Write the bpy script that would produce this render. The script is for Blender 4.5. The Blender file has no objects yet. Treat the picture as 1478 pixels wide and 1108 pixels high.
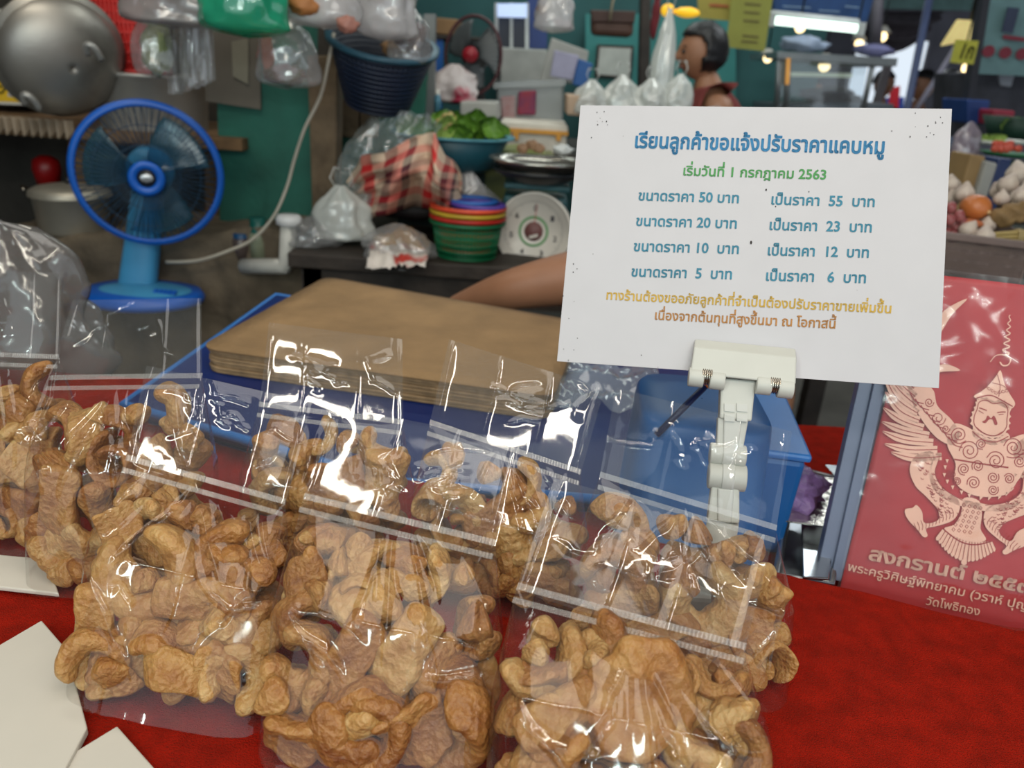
import bpy, bmesh, math, random
from mathutils import Vector, Matrix, noise, geometry
V = Vector
SC = bpy.context.scene
COL = SC.collection
# ---------------------------------------------------------------- camera
F = 1110.0                       # focal length in pixels of the 1478x1108 frame
CAM = V((0, 0, 1.25)); PITCH = math.radians(22); ROLL = math.radians(4)
RM = Matrix.Rotation(math.pi/2 - PITCH, 3, 'X') @ Matrix.Rotation(ROLL, 3, 'Z')
cd = bpy.data.cameras.new('camera'); co = bpy.data.objects.new('camera', cd); COL.objects.link(co)
co.matrix_world = Matrix.Translation(CAM) @ RM.to_4x4()
cd.sensor_width = 36; cd.lens = F*36/1478; cd.clip_start = .02; cd.clip_end = 100
cd.dof.use_dof = True; cd.dof.focus_distance = .56; cd.dof.aperture_fstop = 7.0
SC.camera = co
# ---------------------------------------------------------------- world, exposure
SC.view_settings.view_transform = 'Standard'; SC.view_settings.look = 'None'
SC.view_settings.gamma = 1; SC.view_settings.use_curve_mapping = False
SC.view_settings.exposure = -.80
SC.cycles.transparent_max_bounces = 40
SC.cycles.max_bounces = 6
SC.cycles.sample_clamp_indirect = 6
W = bpy.data.worlds.new('open_sky'); SC.world = W; W.use_nodes = True
wn = W.node_tree.nodes['Background']; wn.inputs[0].default_value = (.80, .90, 1, 1); wn.inputs[1].default_value = 1.7
# ---------------------------------------------------------------- added area lights, all out of view
def area(name, loc, target, sx, sy, power, color=(1, 1, 1)):
    l = bpy.data.lights.new(name, 'AREA'); l.shape = 'RECTANGLE'; l.size = sx; l.size_y = sy; l.energy = power; l.color = color
    o = bpy.data.objects.new(name, l); COL.objects.link(o); o.location = loc
    o.rotation_euler = (V(target)-V(loc)).to_track_quat('-Z', 'Y').to_euler()
    return o
WARM = (1, .92, .78); COOL = (.82, 1, .95)
area('streak_strip_warm', (-.35, -.55, 2.05), (-.1, .5, .95), 1.2, .035, 13, WARM)  # unseen strips added to light the table and streak the bag film
area('streak_strip_warm', (.75, -.35, 2.25), (.3, .5, .95), 1.2, .035, 13, WARM)
area('streak_strip_cool', (.2, -1.5, 1.75), (0, .5, 1), 1.2, .035, 13, COOL)  # further strips added behind the camera for reflections in the film
area('streak_strip_cool', (-1.2, -1.1, 1.9), (-.3, .5, 1), .035, 1.0, 11, COOL)
area('overhead_fill', (.15, .05, 3.0), (.1, .45, .9), 1.5, 1.3, 30, (1, .96, .9))  # added soft light, set high to stay out of the film reflections
area('background_fill', (-1.2, 1.35, 2.6), (-1.0, 2.0, 1.0), 1.2, .2, 14, (1, .93, .8))  # fill lights added over the background, no fixtures modelled
area('background_fill', (.3, 2.3, 2.6), (.3, 2.8, 1.0), 1.2, .2, 15, (.95, 1, .95))
area('background_fill', (1.9, 3.4, 2.7), (1.8, 3.2, .8), 1.2, .3, 30, (.9, .97, 1))
area('background_fill', (.2, 3.9, 2.6), (.2, 4.0, .8), 1.2, .3, 19, (.9, 1, .97))
area('background_fill', (2.6, 7.0, 2.8), (2.6, 7.5, .8), 1.2, .4, 46, (.9, .97, 1))
# ---------------------------------------------------------------- pixel -> place
def ray(px, py): return RM @ V(((px-739)/F, (554-py)/F, -1))
def P(px, py, Y): r = ray(px, py); return CAM + r*(Y/r.y)
def D(px, py, d): return CAM + ray(px, py)*d
def G(px, py, z): r = ray(px, py); return CAM + r*((z-CAM.z)/r.z)
def S(Y): return Y/math.cos(PITCH)/F*1.0      # metres per pixel near the frame's middle
def onplane(px, py, o, n): r = ray(px, py); return CAM + r*((o-CAM).dot(n)/r.dot(n))
# ---------------------------------------------------------------- mesh builder
WL = {}
class MB:
    def __init__(s): s.v = []; s.f = []; s.M = None; s.smooth = []
    def add(s, vs, fs, sm=True):
        b = len(s.v)
        s.v += [(s.M @ V(p)) if s.M else V(p) for p in vs]
        s.f += [[i+b for i in f] for f in fs]; s.smooth += [sm]*len(fs)
        return s
    def box(s, c, sz, R=None, taper=1.0):
        c = V(c); x, y, z = sz[0]/2, sz[1]/2, sz[2]/2
        vs = []
        for k in (-1, 1):
            t = taper if k < 0 else 1
            for a, b in ((-1, -1), (1, -1), (1, 1), (-1, 1)):
                p = V((a*x*t, b*y*t, k*z)); vs.append(c + (R @ p if R else p))
        return s.add(vs, [(3, 2, 1, 0), (4, 5, 6, 7), (0, 1, 5, 4), (1, 2, 6, 5), (2, 3, 7, 6), (3, 0, 4, 7)], False)
    def prism(s, poly, vec):
        n = len(poly); vec = V(vec); vs = [V(p) for p in poly] + [V(p)+vec for p in poly]
        return s.add(vs, [list(range(n))[::-1], list(range(n, 2*n))] + [(i, (i+1) % n, n+(i+1) % n, n+i) for i in range(n)], False)
    def tube(s, pts, r, n=8, closed=False, flat=None):
        pts = [V(p) for p in pts]; m = len(pts); rr = r if hasattr(r, '__len__') else [r]*m
        vs = []; up = None
        for i, p in enumerate(pts):
            t = (pts[(i+1) % m]-pts[i-1]) if closed else (pts[min(i+1, m-1)]-pts[max(i-1, 0)])
            t = t.normalized() if t.length > 1e-9 else V((0, 0, 1))
            if up is None: up = V((0, 0, 1)) if abs(t.z) < .9 else V((1, 0, 0))
            a = t.cross(up); a = a.normalized() if a.length > 1e-6 else t.orthogonal().normalized()
            b = a.cross(t); up = b
            for k in range(n):
                q = 2*math.pi*k/n
                vs.append(p + a*math.cos(q)*rr[i] + b*math.sin(q)*rr[i]*(flat or 1))
        fs = []
        for i in range(m if closed else m-1):
            j = (i+1) % m
            fs += [(i*n+k, i*n+(k+1) % n, j*n+(k+1) % n, j*n+k) for k in range(n)]
        if not closed: fs += [list(range(n))[::-1], list(range((m-1)*n, m*n))]
        return s.add(vs, fs)
    def cyl(s, a, b, r0, r1=None, n=20): return s.tube([a, b], [r0, r0 if r1 is None else r1], n)
    def lathe(s, prof, c=(0, 0, 0), n=32, axis=None, sx=1, sy=1):
        c = V(c); R = V(axis).to_track_quat('Z', 'Y').to_matrix() if axis is not None else None
        vs = []; m = len(prof)
        for r, z in prof:
            for k in range(n):
                q = 2*math.pi*k/n; p = V((r*math.cos(q)*sx, r*math.sin(q)*sy, z)); vs.append(c+(R @ p if R else p))
        fs = [(i*n+k, i*n+(k+1) % n, (i+1)*n+(k+1) % n, (i+1)*n+k) for i in range(m-1) for k in range(n)]
        if prof[0][0] > 1e-6 and prof[0][0] < .0: pass
        return s.add(vs, fs)
    def grid(s, fn, nu, nv, wrap=False):
        vs = [fn(i/nu, j/nv) for j in range(nv+1) for i in range(nu+(0 if wrap else 1))]
        w = nu if wrap else nu+1
        return s.add(vs, [(j*w+i, j*w+(i+1) % w, (j+1)*w+(i+1) % w, (j+1)*w+i) for j in range(nv) for i in range(nu)])
    def blob(s, c, r, amp=.0, fr=1.0, seed=0, n=24, m=14, R=None, fn=None):
        c = V(c); r = V(r) if hasattr(r, '__len__') else V((r, r, r)); sd = V((seed*7.1, seed*3.3, seed*1.7))
        def f(u, v):
            th = math.pi*v; ph = 2*math.pi*u
            d = V((math.sin(th)*math.cos(ph), math.sin(th)*math.sin(ph), -math.cos(th)))
            k = 1 + (amp*(noise.noise(d*fr+sd)+.5*noise.noise(d*fr*2.3+sd)) if amp else 0)
            p = V((d.x*r.x, d.y*r.y, d.z*r.z))*k
            if fn: p = fn(p, d)
            return c + (R @ p if R else p)
        return s.grid(f, n, m, True)
    def mesh(s, name, off=V((0, 0, 0))):
        me = bpy.data.meshes.new(name)
        me.from_pydata([p-off for p in s.v], [], s.f); me.update()
        me.polygons.foreach_set('use_smooth', s.smooth)
        bm = bmesh.new(); bm.from_mesh(me); bmesh.ops.remove_doubles(bm, verts=bm.verts, dist=1e-6)
        bmesh.ops.recalc_face_normals(bm, faces=bm.faces); bm.to_mesh(me); bm.free()
        return me
    def base(s):
        xs = [p.x for p in s.v]; ys = [p.y for p in s.v]; zs = [p.z for p in s.v]
        return V(((min(xs)+max(xs))/2, (min(ys)+max(ys))/2, min(zs)))
    def obj(s, name, mat, parent=None, bevel=0, solid=0, sub=0, loc=None):
        off = WL[parent.name] if parent else (s.base() if loc is None else V(loc))
        if parent: off = V(off)
        me = s.mesh(name, off); o = bpy.data.objects.new(name, me); COL.objects.link(o)
        if mat: me.materials.append(mat)
        if parent: o.parent = parent
        else: o.location = off
        WL[o.name] = off.copy()
        if solid: q = o.modifiers.new('thickness', 'SOLIDIFY'); q.thickness = solid; q.offset = 0
        if bevel: q = o.modifiers.new('bevel', 'BEVEL'); q.width = bevel; q.segments = 2; q.limit_method = 'ANGLE'
        if sub: q = o.modifiers.new('sub', 'SUBSURF'); q.levels = sub; q.render_levels = sub
        return o
def tag(o, label, cat=None, group=None, kind=None):
    o['label'] = label
    if cat: o['category'] = cat
    if group: o['group'] = group
    if kind: o['kind'] = kind
    return o
def thing(name, label, cat, loc, group=None):
    o = bpy.data.objects.new(name, None); COL.objects.link(o); o.location = loc; o.empty_display_size = .05
    WL[o.name] = V(loc); return tag(o, label, cat, group)
def struct(o): o['kind'] = 'structure'; return o
def R3(x=0, y=0, z=0): return Matrix.Rotation(math.radians(z), 3, 'Z') @ Matrix.Rotation(math.radians(y), 3, 'Y') @ Matrix.Rotation(math.radians(x), 3, 'X')
# ---------------------------------------------------------------- materials
def lin(c):
    return tuple(((x/255)/12.92 if x/255 <= .04045 else ((x/255+.055)/1.055)**2.4) for x in c)
MC = {}
def M(name, rgb, rough=.5, metal=0, var=.12, scale=14, bump=0, bscale=60, emit=0, spec=.5, rgb2=None, thr=None):
    if name in MC: return MC[name]
    m = bpy.data.materials.new(name); m.use_nodes = True; nt = m.node_tree; N = nt.nodes; L = nt.links
    b = N['Principled BSDF']; c = lin(rgb)
    b.inputs['Roughness'].default_value = rough; b.inputs['Metallic'].default_value = metal
    b.inputs['Specular IOR Level'].default_value = spec
    tc = N.new('ShaderNodeTexCoord'); nz = N.new('ShaderNodeTexNoise'); nz.inputs['Scale'].default_value = scale; nz.inputs['Detail'].default_value = 5
    L.new(tc.outputs['Object'], nz.inputs['Vector'])
    rp = N.new('ShaderNodeValToRGB'); L.new(nz.outputs['Fac'], rp.inputs[0])
    c2 = lin(rgb2) if rgb2 else tuple(min(1, x*(1+var)) for x in c); c1 = c if rgb2 else tuple(x*(1-var) for x in c)
    lo, hi = thr or (.3, .7)
    rp.color_ramp.elements[0].position = lo; rp.color_ramp.elements[1].position = hi
    rp.color_ramp.elements[0].color = (*c1, 1); rp.color_ramp.elements[1].color = (*c2, 1)
    L.new(rp.outputs[0], b.inputs['Base Color'])
    if emit: b.inputs['Emission Color'].default_value = (*c, 1); b.inputs['Emission Strength'].default_value = emit
    if bump:
        n2 = N.new('ShaderNodeTexNoise'); n2.inputs['Scale'].default_value = bscale; n2.inputs['Detail'].default_value = 6
        L.new(tc.outputs['Object'], n2.inputs['Vector'])
        bp = N.new('ShaderNodeBump'); bp.inputs['Strength'].default_value = bump; bp.inputs['Distance'].default_value = .01
        L.new(n2.outputs['Fac'], bp.inputs['Height']); L.new(bp.outputs[0], b.inputs['Normal'])
    MC[name] = m; return m
def FILM(name, tint=(1, 1, 1), haze=0.0, hazecol=(1, 1, 1), rough=.06, ior=1.45, gain=1.0, bump=0, bscale=40):
    """thin clear plastic: lets light through, mirrors the lamps by Fresnel, optional milky haze"""
    if name in MC: return MC[name]
    m = bpy.data.materials.new(name); m.use_nodes = True; nt = m.node_tree; N = nt.nodes; L = nt.links
    N.remove(N['Principled BSDF']); out = N['Material Output']
    tr = N.new('ShaderNodeBsdfTransparent'); tr.inputs[0].default_value = (*tint, 1)
    gl = N.new('ShaderNodeBsdfGlossy'); gl.inputs['Roughness'].default_value = rough
    ge = N.new('ShaderNodeNewGeometry'); dt = N.new('ShaderNodeVectorMath'); dt.operation = 'DOT_PRODUCT'
    L.new(ge.outputs['Incoming'], dt.inputs[0]); L.new(ge.outputs['Normal'], dt.inputs[1])
    def math_(op, a, b=None):
        n = N.new('ShaderNodeMath'); n.operation = op; n.use_clamp = op in ('POWER', 'SUBTRACT')
        for i, x in enumerate((a, b)):
            if x is None: continue
            if isinstance(x, (int, float)): n.inputs[i].default_value = x
            else: L.new(x, n.inputs[i])
        return n.outputs[0]
    f5 = math_('POWER', math_('SUBTRACT', 1.0, math_('ABSOLUTE', dt.outputs['Value'])), 5.0)
    r0 = ((ior-1)/(ior+1))**2*2*gain
    mu = N.new('ShaderNodeMath'); mu.operation = 'MULTIPLY_ADD'; mu.use_clamp = True; L.new(f5, mu.inputs[0]); mu.inputs[1].default_value = .75; mu.inputs[2].default_value = r0
    base = tr
    if haze:
        df = N.new('ShaderNodeBsdfDiffuse'); df.inputs[0].default_value = (*hazecol, 1)
        mh = N.new('ShaderNodeMixShader'); mh.inputs[0].default_value = haze; L.new(tr.outputs[0], mh.inputs[1]); L.new(df.outputs[0], mh.inputs[2]); base = mh
    mx = N.new('ShaderNodeMixShader'); L.new(mu.outputs[0], mx.inputs[0]); L.new(base.outputs[0], mx.inputs[1]); L.new(gl.outputs[0], mx.inputs[2])
    L.new(mx.outputs[0], out.inputs['Surface'])
    if bump:
        tc = N.new('ShaderNodeTexCoord'); nz = N.new('ShaderNodeTexNoise'); nz.inputs['Scale'].default_value = bscale; nz.inputs['Detail'].default_value = 3
        nz.inputs['Distortion'].default_value = 1.5
        L.new(tc.outputs['Object'], nz.inputs['Vector'])
        bp = N.new('ShaderNodeBump'); bp.inputs['Strength'].default_value = bump; bp.inputs['Distance'].default_value = .01
        L.new(nz.outputs['Fac'], bp.inputs['Height']); L.new(bp.outputs[0], gl.inputs['Normal'])
    MC[name] = m; return m
# ---------------------------------------------------------------- lettering made of real outlines
def _splines(body, size, offset):
    c = bpy.data.curves.new('lettering', 'FONT'); c.body = body; c.size = size; c.offset = offset; c.resolution_u = 3
    o = bpy.data.objects.new('lettering', c); COL.objects.link(o)
    cu = o.to_curve(bpy.context.evaluated_depsgraph_get()); out = []
    for sp in cu.splines:
        pts = []; bz = sp.bezier_points; n = len(bz)
        for i in range(n):
            a, b = bz[i], bz[(i+1) % n]
            seg = geometry.interpolate_bezier(a.co, a.handle_right, b.handle_left, b.co, 4)
            pts += [V((q.x, q.y)) for q in seg[:-1]]
        out.append(pts)
    o.to_curve_clear(); bpy.data.objects.remove(o); bpy.data.curves.remove(c)
    return out
_NS = {}
UPV = set('ิีึืั็'); TONE = set('่้๊๋์')
def text_tris(body, size=1.0, offset=0.0):
    """2-D triangles of a line of text; a tone mark over an upper vowel is lifted clear of it"""
    sp = _splines(body, 1.0, 0); k = 0; allp = []
    for i, ch in enumerate(body):
        if ch not in _NS: _NS[ch] = len(_splines(ch if ch not in UPV | TONE else ch, 1.0, 0)) if ch != ' ' else 0
        grp = sp[k:k+_NS[ch]]; k += _NS[ch]
        if ch in TONE and i and body[i-1] in UPV: grp = [[p+V((0, .2)) for p in g] for g in grp]
        if grp: allp.append(grp)
    tv = []; tf = []
    for grp in allp:
        vs = []; ed = []
        for g in grp:
            b = len(vs); vs += g; ed += [(b+i, b+(i+1) % len(g)) for i in range(len(g))]
        r = geometry.delaunay_2d_cdt(vs, ed, [], 0, 1e-6)
        for f in r[2]:
            c = (r[0][f[0]]+r[0][f[1]]+r[0][f[2]])/3; wn_ = 0
            for g in grp:
                for i in range(len(g)):
                    p, q = g[i], g[(i+1) % len(g)]
                    if (p.y <= c.y) != (q.y <= c.y):
                        cr = (q.x-p.x)*(c.y-p.y)-(q.y-p.y)*(c.x-p.x)
                        if p.y <= c.y and cr > 0: wn_ += 1
                        elif p.y > c.y and cr < 0: wn_ -= 1
            if wn_:
                b = len(tv); tv += [r[0][i]*size for i in f]; tf.append((b, b+1, b+2))
        if offset:                       # heavier weight: a band along every outline
            for g in grp:
                n = len(g)
                for i in range(n):
                    p, q = g[i], g[(i+1) % n]; t = q-p
                    if t.length < 1e-7: continue
                    t = t.normalized(); o = V((-t.y, t.x))*offset; b = len(tv); t = t*offset*.5
                    tv += [p+o-t, p-o-t, q-o+t, q+o+t]; tf.append((b, b+1, b+2, b+3))
    return tv, tf
def text_on(name, body, mat, parent, p0, p1, height, up, offset=.0, lift=V((0, 0, 0))):
    """text from p0 to p1 (3-D baseline), letter scale 'height' along 'up'"""
    tv, tf = text_tris(body, 1.0, offset)
    x0 = min(v.x for v in tv); x1 = max(v.x for v in tv); p0 = V(p0); e = (V(p1)-p0)/(x1-x0)
    mb = MB(); mb.add([p0 + e*(v.x-x0) + up*(v.y*height) + lift for v in tv], tf, False)
    return mb.obj(name, mat, parent)
# ================================================================ structure
conc = M('concrete', (92, 88, 82), .8, var=.25, scale=6, bump=.3)
struct(MB().box((.5, 6, -.05), (12, 22, .1)).obj('floor', conc))
# ================================================================ counter with red cloth
ZT, ZR = .85, .815
wood = M('raw_wood', (120, 92, 62), .7, var=.3, scale=18, bump=.2)
t = thing('market_table', 'low wooden market table under the red cloth, holding the snack bags', 'table', (.1, .6, 0))
MB().box((.15, .60, .790), (1.9, .80, .03)).obj('table_top', wood, t, bevel=.003)
for x in (-.75, 1.05):
    for y in (.26, .94): MB().box((x, y, .3875), (.06, .06, .775)).obj('leg', wood, t)
def clothmat():
    m = M('red_felt', (186, 26, 8), .95, var=.22, scale=60, bump=.9, bscale=900, spec=.1)
    b = m.node_tree.nodes['Principled BSDF']; b.inputs['Sheen Weight'].default_value = .08; b.inputs['Sheen Roughness'].default_value = .4
    b.inputs['Sheen Tint'].default_value = (.9, .25, .12, 1)
    return m
red = clothmat()
# the ridge where the cloth steps down behind the bags
ra = G(1105, 823, ZT); rb = G(1478, 915, ZT); rs = (rb-ra)/(rb.x-ra.x)
def ridgeY(x):
    if x > ra.x: return ra.y + rs.y*(x-ra.x)
    return min(.70, ra.y + (ra.x-x)*.35)
def cloth(u, v):
    x = -.85 + 1.95*u; yr = ridgeY(x)
    # v: 0 front hem .. .55 ridge .. .62 lower level .. 1 back
    if v < .08: y = .185; z = ZT-.02-(.08-v)*2.2
    elif v < .6: k = (v-.08)/.52; y = .19+(yr-.19)*k; z = ZT
    elif v < .7: k = (v-.6)/.1; a = k*math.pi/2; y = yr + .016*math.sin(a); z = ZT-.012*(1-math.cos(a)) - .022*k*k
    else: k = (v-.7)/.3; y = yr+.016+(1.0-yr-.016)*k; z = ZR
    z += .0018*noise.noise(V((x*9, y*9, 3)))+.0007*noise.noise(V((x*40, y*40, 3)))
    if .5 < v < .66: z += .003*noise.noise(V((x*14, 5, 3)))
    return V((x, y, z))
tag(MB().grid(cloth, 150, 160).obj('red_cloth', red), 'red felt cloth covering the market table, stepping down behind the snack bags', 'tablecloth')
# ================================================================ price card
c_tl, c_tr, c_br, c_bl = D(838, 152, .640), D(1374, 157, .597), D(1355, 560, .588), D(804, 521, .630)
cn = (c_tr-c_bl).cross(c_tl-c_br).normalized()
if cn.dot(CAM-c_tl) < 0: cn = -cn
co_ = (c_tl+c_tr+c_br+c_bl)/4
pc = lambda x, y: onplane(x, y, co_, cn)
card = thing('price_card', 'white price card printed in blue, green and orange, held by a white clip', 'sign', pc(1075, 545))
white = M('card_white', (192, 190, 193), .6, var=.02, scale=30)
MB().prism([pc(838, 152), pc(1374, 157), pc(1355, 560), pc(804, 521)], -cn*.0012).obj('card_sheet', white, card)
csheet = bpy.data.objects['card_sheet']
ce = (pc(1300, 300)-pc(900, 280)).normalized(); cu_ = (pc(1080, 200)-pc(1068, 500)); cu_ = (cu_-ce*cu_.dot(ce)).normalized()
blue1 = M('print_blue', (45, 128, 176), .6, var=.15, scale=25); green1 = M('print_green', (72, 150, 80), .6, var=.1)
teal1 = M('print_teal', (52, 132, 158), .6, var=.1); gold1 = M('print_gold', (206, 168, 66), .6, var=.15, scale=20); brn1 = M('print_ochre', (184, 128, 66), .6, var=.15, scale=20)
LF = cn*.0004
def cline(body, x0, y0, x1, y1, hpx, mat, off=.012, nm='printed_line'):
    d = (pc(x0, y0)-CAM).length
    text_on(nm, body, mat, csheet, pc(x0, y0), pc(x1, y1), hpx*.58/F, cu_, off, LF)
cline('เรียนลูกค้าขอแจ้งปรับราคาแคบหมู', 916, 213, 1276, 222, 33, blue1, .03, 'printed_heading')
cline('เริ่มวันที่ 1 กรกฎาคม 2563', 986, 253, 1192, 259, 21, green1, .022)
for k, (a, b) in enumerate((('ขนาดราคา 50 บาท', 'เป็นราคา  55  บาท'), ('ขนาดราคา 20 บาท', 'เป็นราคา  23  บาท'), ('ขนาดราคา 10  บาท', 'เป็นราคา  12  บาท'), ('ขนาดราคา  5  บาท', 'เป็นราคา   6  บาท'))):
    y = 290 + 36.6*k; x = 921-3.4*k
    cline(a, x, y-1, (1066, 1063, 1066, 1056)[k], y+3, 22, teal1, .022)
    cline(b, 1113-2.6*k, y+5, 1262-4.2*k, y+8.5, 22, teal1, .022)
cline('ทางร้านต้องขออภัยลูกค้าที่จำเป็นต้องปรับราคาขายเพิ่มขึ้น', 875, 432, 1286, 452, 20, gold1, .022)
cline('เนื่องจากต้นทุนที่สูงขึ้นมา ณ โอกาสนี้', 945, 461, 1206, 474, 20, brn1, .022)
random.seed(4); mb = MB()
for k in range(42):
    x, y = random.choice(((random.uniform(850, 900), random.uniform(158, 200)), (random.uniform(1300, 1365), random.uniform(162, 200)), (random.uniform(810, 1350), random.uniform(160, 540)), (random.uniform(812, 835), random.uniform(330, 520))))
    p = pc(x, y); r = random.uniform(.0002, .0005)*(1.6 if k < 5 else 1)
    mb.add([p+LF+ce*r*math.cos(a*1.05)+cu_*r*1.3*math.sin(a*1.05) for a in range(6)], [list(range(6))], False)
p = pc(1084, 350); mb.add([p+LF+ce*.0009*math.cos(a*1.05)+cu_*.0016*math.sin(a*1.05) for a in range(6)], [list(range(6))], False)
o = mb.obj('specks', M('speck_dark', (52, 46, 44), .8), csheet); o['kind'] = 'stuff'
# ================================================================ white pop clip holding the card
pw = M('white_plastic', (192, 192, 184), .42, var=.03, scale=30); pw2 = M('white_plastic_pale', (196, 196, 190), .42, var=.03)  # second white plastic, a touch lighter than the first
steel = M('spring_steel', (176, 168, 156), .25, metal=1, var=.1)
hold = thing('card_clip', 'white plastic clip on a jointed stem gripping the bottom of the price card', 'clip', G(1040, 800, ZT))
jw = lambda x, y, d: pc(x, y)+cn*d
q0, q1, q2, q3 = (1003, 489), (1148, 503), (1143, 556), (994, 540)
mb = MB()
def slab(mb, quad, d0, d1, lip=0):
    a = [jw(*q, d0) for q in quad]; b = [jw(*q, d1) for q in quad]
    mb.add(a+b, [(0, 1, 2, 3), (7, 6, 5, 4), (0, 4, 5, 1), (1, 5, 6, 2), (2, 6, 7, 3), (3, 7, 4, 0)], False)
mb.add([jw(*q0, .0012), jw(*q1, .0012), jw(1146, 518, .010), jw(1000, 503, .010), jw(*q2, .014), jw(*q3, .014), jw(1143, 556, .001), jw(994, 540, .001)],
       [(0, 1, 2, 3), (3, 2, 4, 5), (5, 4, 6, 7), (7, 6, 1, 0), (0, 3, 5, 7), (1, 6, 4, 2)], False)
mb.obj('front_jaw', pw, hold, bevel=.0012)
mb = MB(); slab(mb, ((1003, 492), (1148, 506), (1140, 560), (994, 545)), -.0016, -.008); mb.obj('rear_jaw', pw2, hold, bevel=.001)
ax = (pc(1140, 562)-pc(995, 547)).normalized()
for (x, y) in ((1003, 545), (1033, 549), (1099, 556), (1130, 561)):
    c = jw(x, y, .008); MB().cyl(c-ax*.0058, c+ax*.0058, .0078, n=24).obj('hinge_knuckle', pw, hold, bevel=.0008)
for (x, y) in ((1018, 544), (1114, 556)):
    c = jw(x, y, .009); mb = MB()
    for k in range(5): 
        e = c+ax*(.0016*(k-2)); mb.lathe([(.0062, -.0007), (.0072, 0), (.0062, .0007)], e, 20, axis=ax)
    mb.obj('spring', steel, hold)
up = cu_; 
def stemblk(mb, x0, y0, x1, y1, w0, w1, th, back=.0):
    a, b = pc(x0, y0)+cn*(th/2-back), pc(x1, y1)+cn*(th/2-back)
    A = [a-ce*w0/2, a+ce*w0/2, b+ce*w1/2, b-ce*w1/2]
    return mb.prism([p for p in A], -cn*th)
px = .59/F
stemblk(MB(), 1064, 548, 1060, 606, 50*px, 46*px, .014).obj('stem_block', pw, hold, bevel=.0015)
mb = MB()
for i, (dx, dy) in enumerate(((-9, 0), (9, 0), (-9, 14), (9, 14))):
    stemblk(mb, 1060+dx, 583+dy, 1060+dx, 594+dy, 15*px, 15*px, .002, -.0072)
mb.obj('stem_rib', pw2, hold)
stemblk(MB(), 1057, 604, 1052, 648, 44*px, 38*px, .010).obj('stem_neck', pw, hold, bevel=.0012)
stemblk(MB(), 1056, 606, 1053, 648, 26*px, 22*px, .013).obj('stem_neck', pw2, hold, bevel=.0012)
for (x, y, w, r) in ((1050, 656, 52, .0085), (1049, 688, 54, .0105)):
    c = pc(x, y); MB().cyl(c-ce*w*px/2, c+ce*w*px/2, r, n=28).obj('joint', pw, hold, bevel=.001)
    MB().cyl(c-ce*w*px*.16, c+ce*w*px*.16, r*1.12, n=28).obj('joint_band', pw2, hold, bevel=.0006)
stemblk(MB(), 1046, 700, 1043, 752, 40*px, 46*px, .011).obj('lower_stem', pw, hold, bevel=.0015)
stemblk(MB(), 1046, 704, 1044, 752, 24*px, 20*px, .015).obj('lower_stem', pw2, hold, bevel=.0015)
c = pc(1044, 752); c2 = V((c.x-.002, c.y-.004, ZT+.03))
MB().cyl(c, c2, .012, .014).obj('lower_stem', pw, hold)
MB().box((c2.x, c2.y, ZT+.017), (.075, .05, .03)).obj('foot', pw, hold, bevel=.004)
# ================================================================ red poster bag with emblem, in a grey-blue frame
p_tl, p_bl, p_br = P(1325, 393, .685), P(1210, 866, .600), P(1560, 945, .560)
pn = (p_br-p_bl).cross(p_tl-p_bl).normalized()
if pn.dot(CAM-p_tl) < 0: pn = -pn
pp = lambda x, y: onplane(x, y, p_bl, pn)
bag = thing('poster_bag', 'red bag printed with a pale winged emblem, beside the grey-blue frame post', 'bag', pp(1380, 905))
rmat = M('poster_red', (168, 30, 36), .55, var=.12, scale=9, bump=.05, bscale=90)
q = [pp(1325, 393), pp(1640, 430), pp(1560, 947), pp(1208, 870)]
def pg(u, v):
    a = q[0].lerp(q[1], u); b = q[3].lerp(q[2], u); p = a.lerp(b, v)
    return p + pn*(.0016*noise.noise(p*18)+.0006*noise.noise(p*60))*(1 if 0 < u < 1 else 0) - pn*.0025
psheet = MB().grid(pg, 40, 60).obj('printed_sheet', rmat, bag, solid=.003)
def pf(u, v):
    a = pp(1318, 384).lerp(pp(1650, 424), u); b = pp(1200, 872).lerp(pp(1570, 952), u); p = a.lerp(b, v)
    return p + pn*(.0035 + .0022*noise.noise(p*24+V((3, 1, 0)))+.0014*abs(noise.noise(p*55)))
FILM('poster_film', haze=.025, gain=.55, rough=.12)
MB().grid(pf, 60, 80).obj('clear_sleeve', MC['poster_film'], bag)
cream = M('poster_cream', (226, 180, 158), .6, var=.06, scale=40)
line = M('poster_red_line', (150, 34, 34), .6, var=.1)
EL = pn*.0018; EL2 = pn*.0021
def poly(mb, pts, lift=EL):
    vs = [V(p) for p in pts]
    tri = geometry.delaunay_2d_cdt(vs, [(i, (i+1) % len(vs)) for i in range(len(vs))], [], 1, 1e-5)
    mb.add([pp(v.x, v.y)+lift for v in tri[0]], tri[2], False)
def smoothp(pts, n=6, closed=True):
    pts = [V(p) for p in pts]; m = len(pts); out = []
    for i in range(m if closed else m-1):
        p0, p1, p2, p3 = (pts[(i-1) % m], pts[i], pts[(i+1) % m], pts[(i+2) % m]) if closed else (pts[max(i-1, 0)], pts[i], pts[i+1], pts[min(i+2, m-1)])
        for k in range(n):
            t = k/n; out.append(.5*((2*p1)+(p2-p0)*t+(2*p0-5*p1+4*p2-p3)*t*t+(3*p1-p0-3*p2+p3)*t**3))
    if not closed: out.append(pts[-1])
    return out
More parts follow.
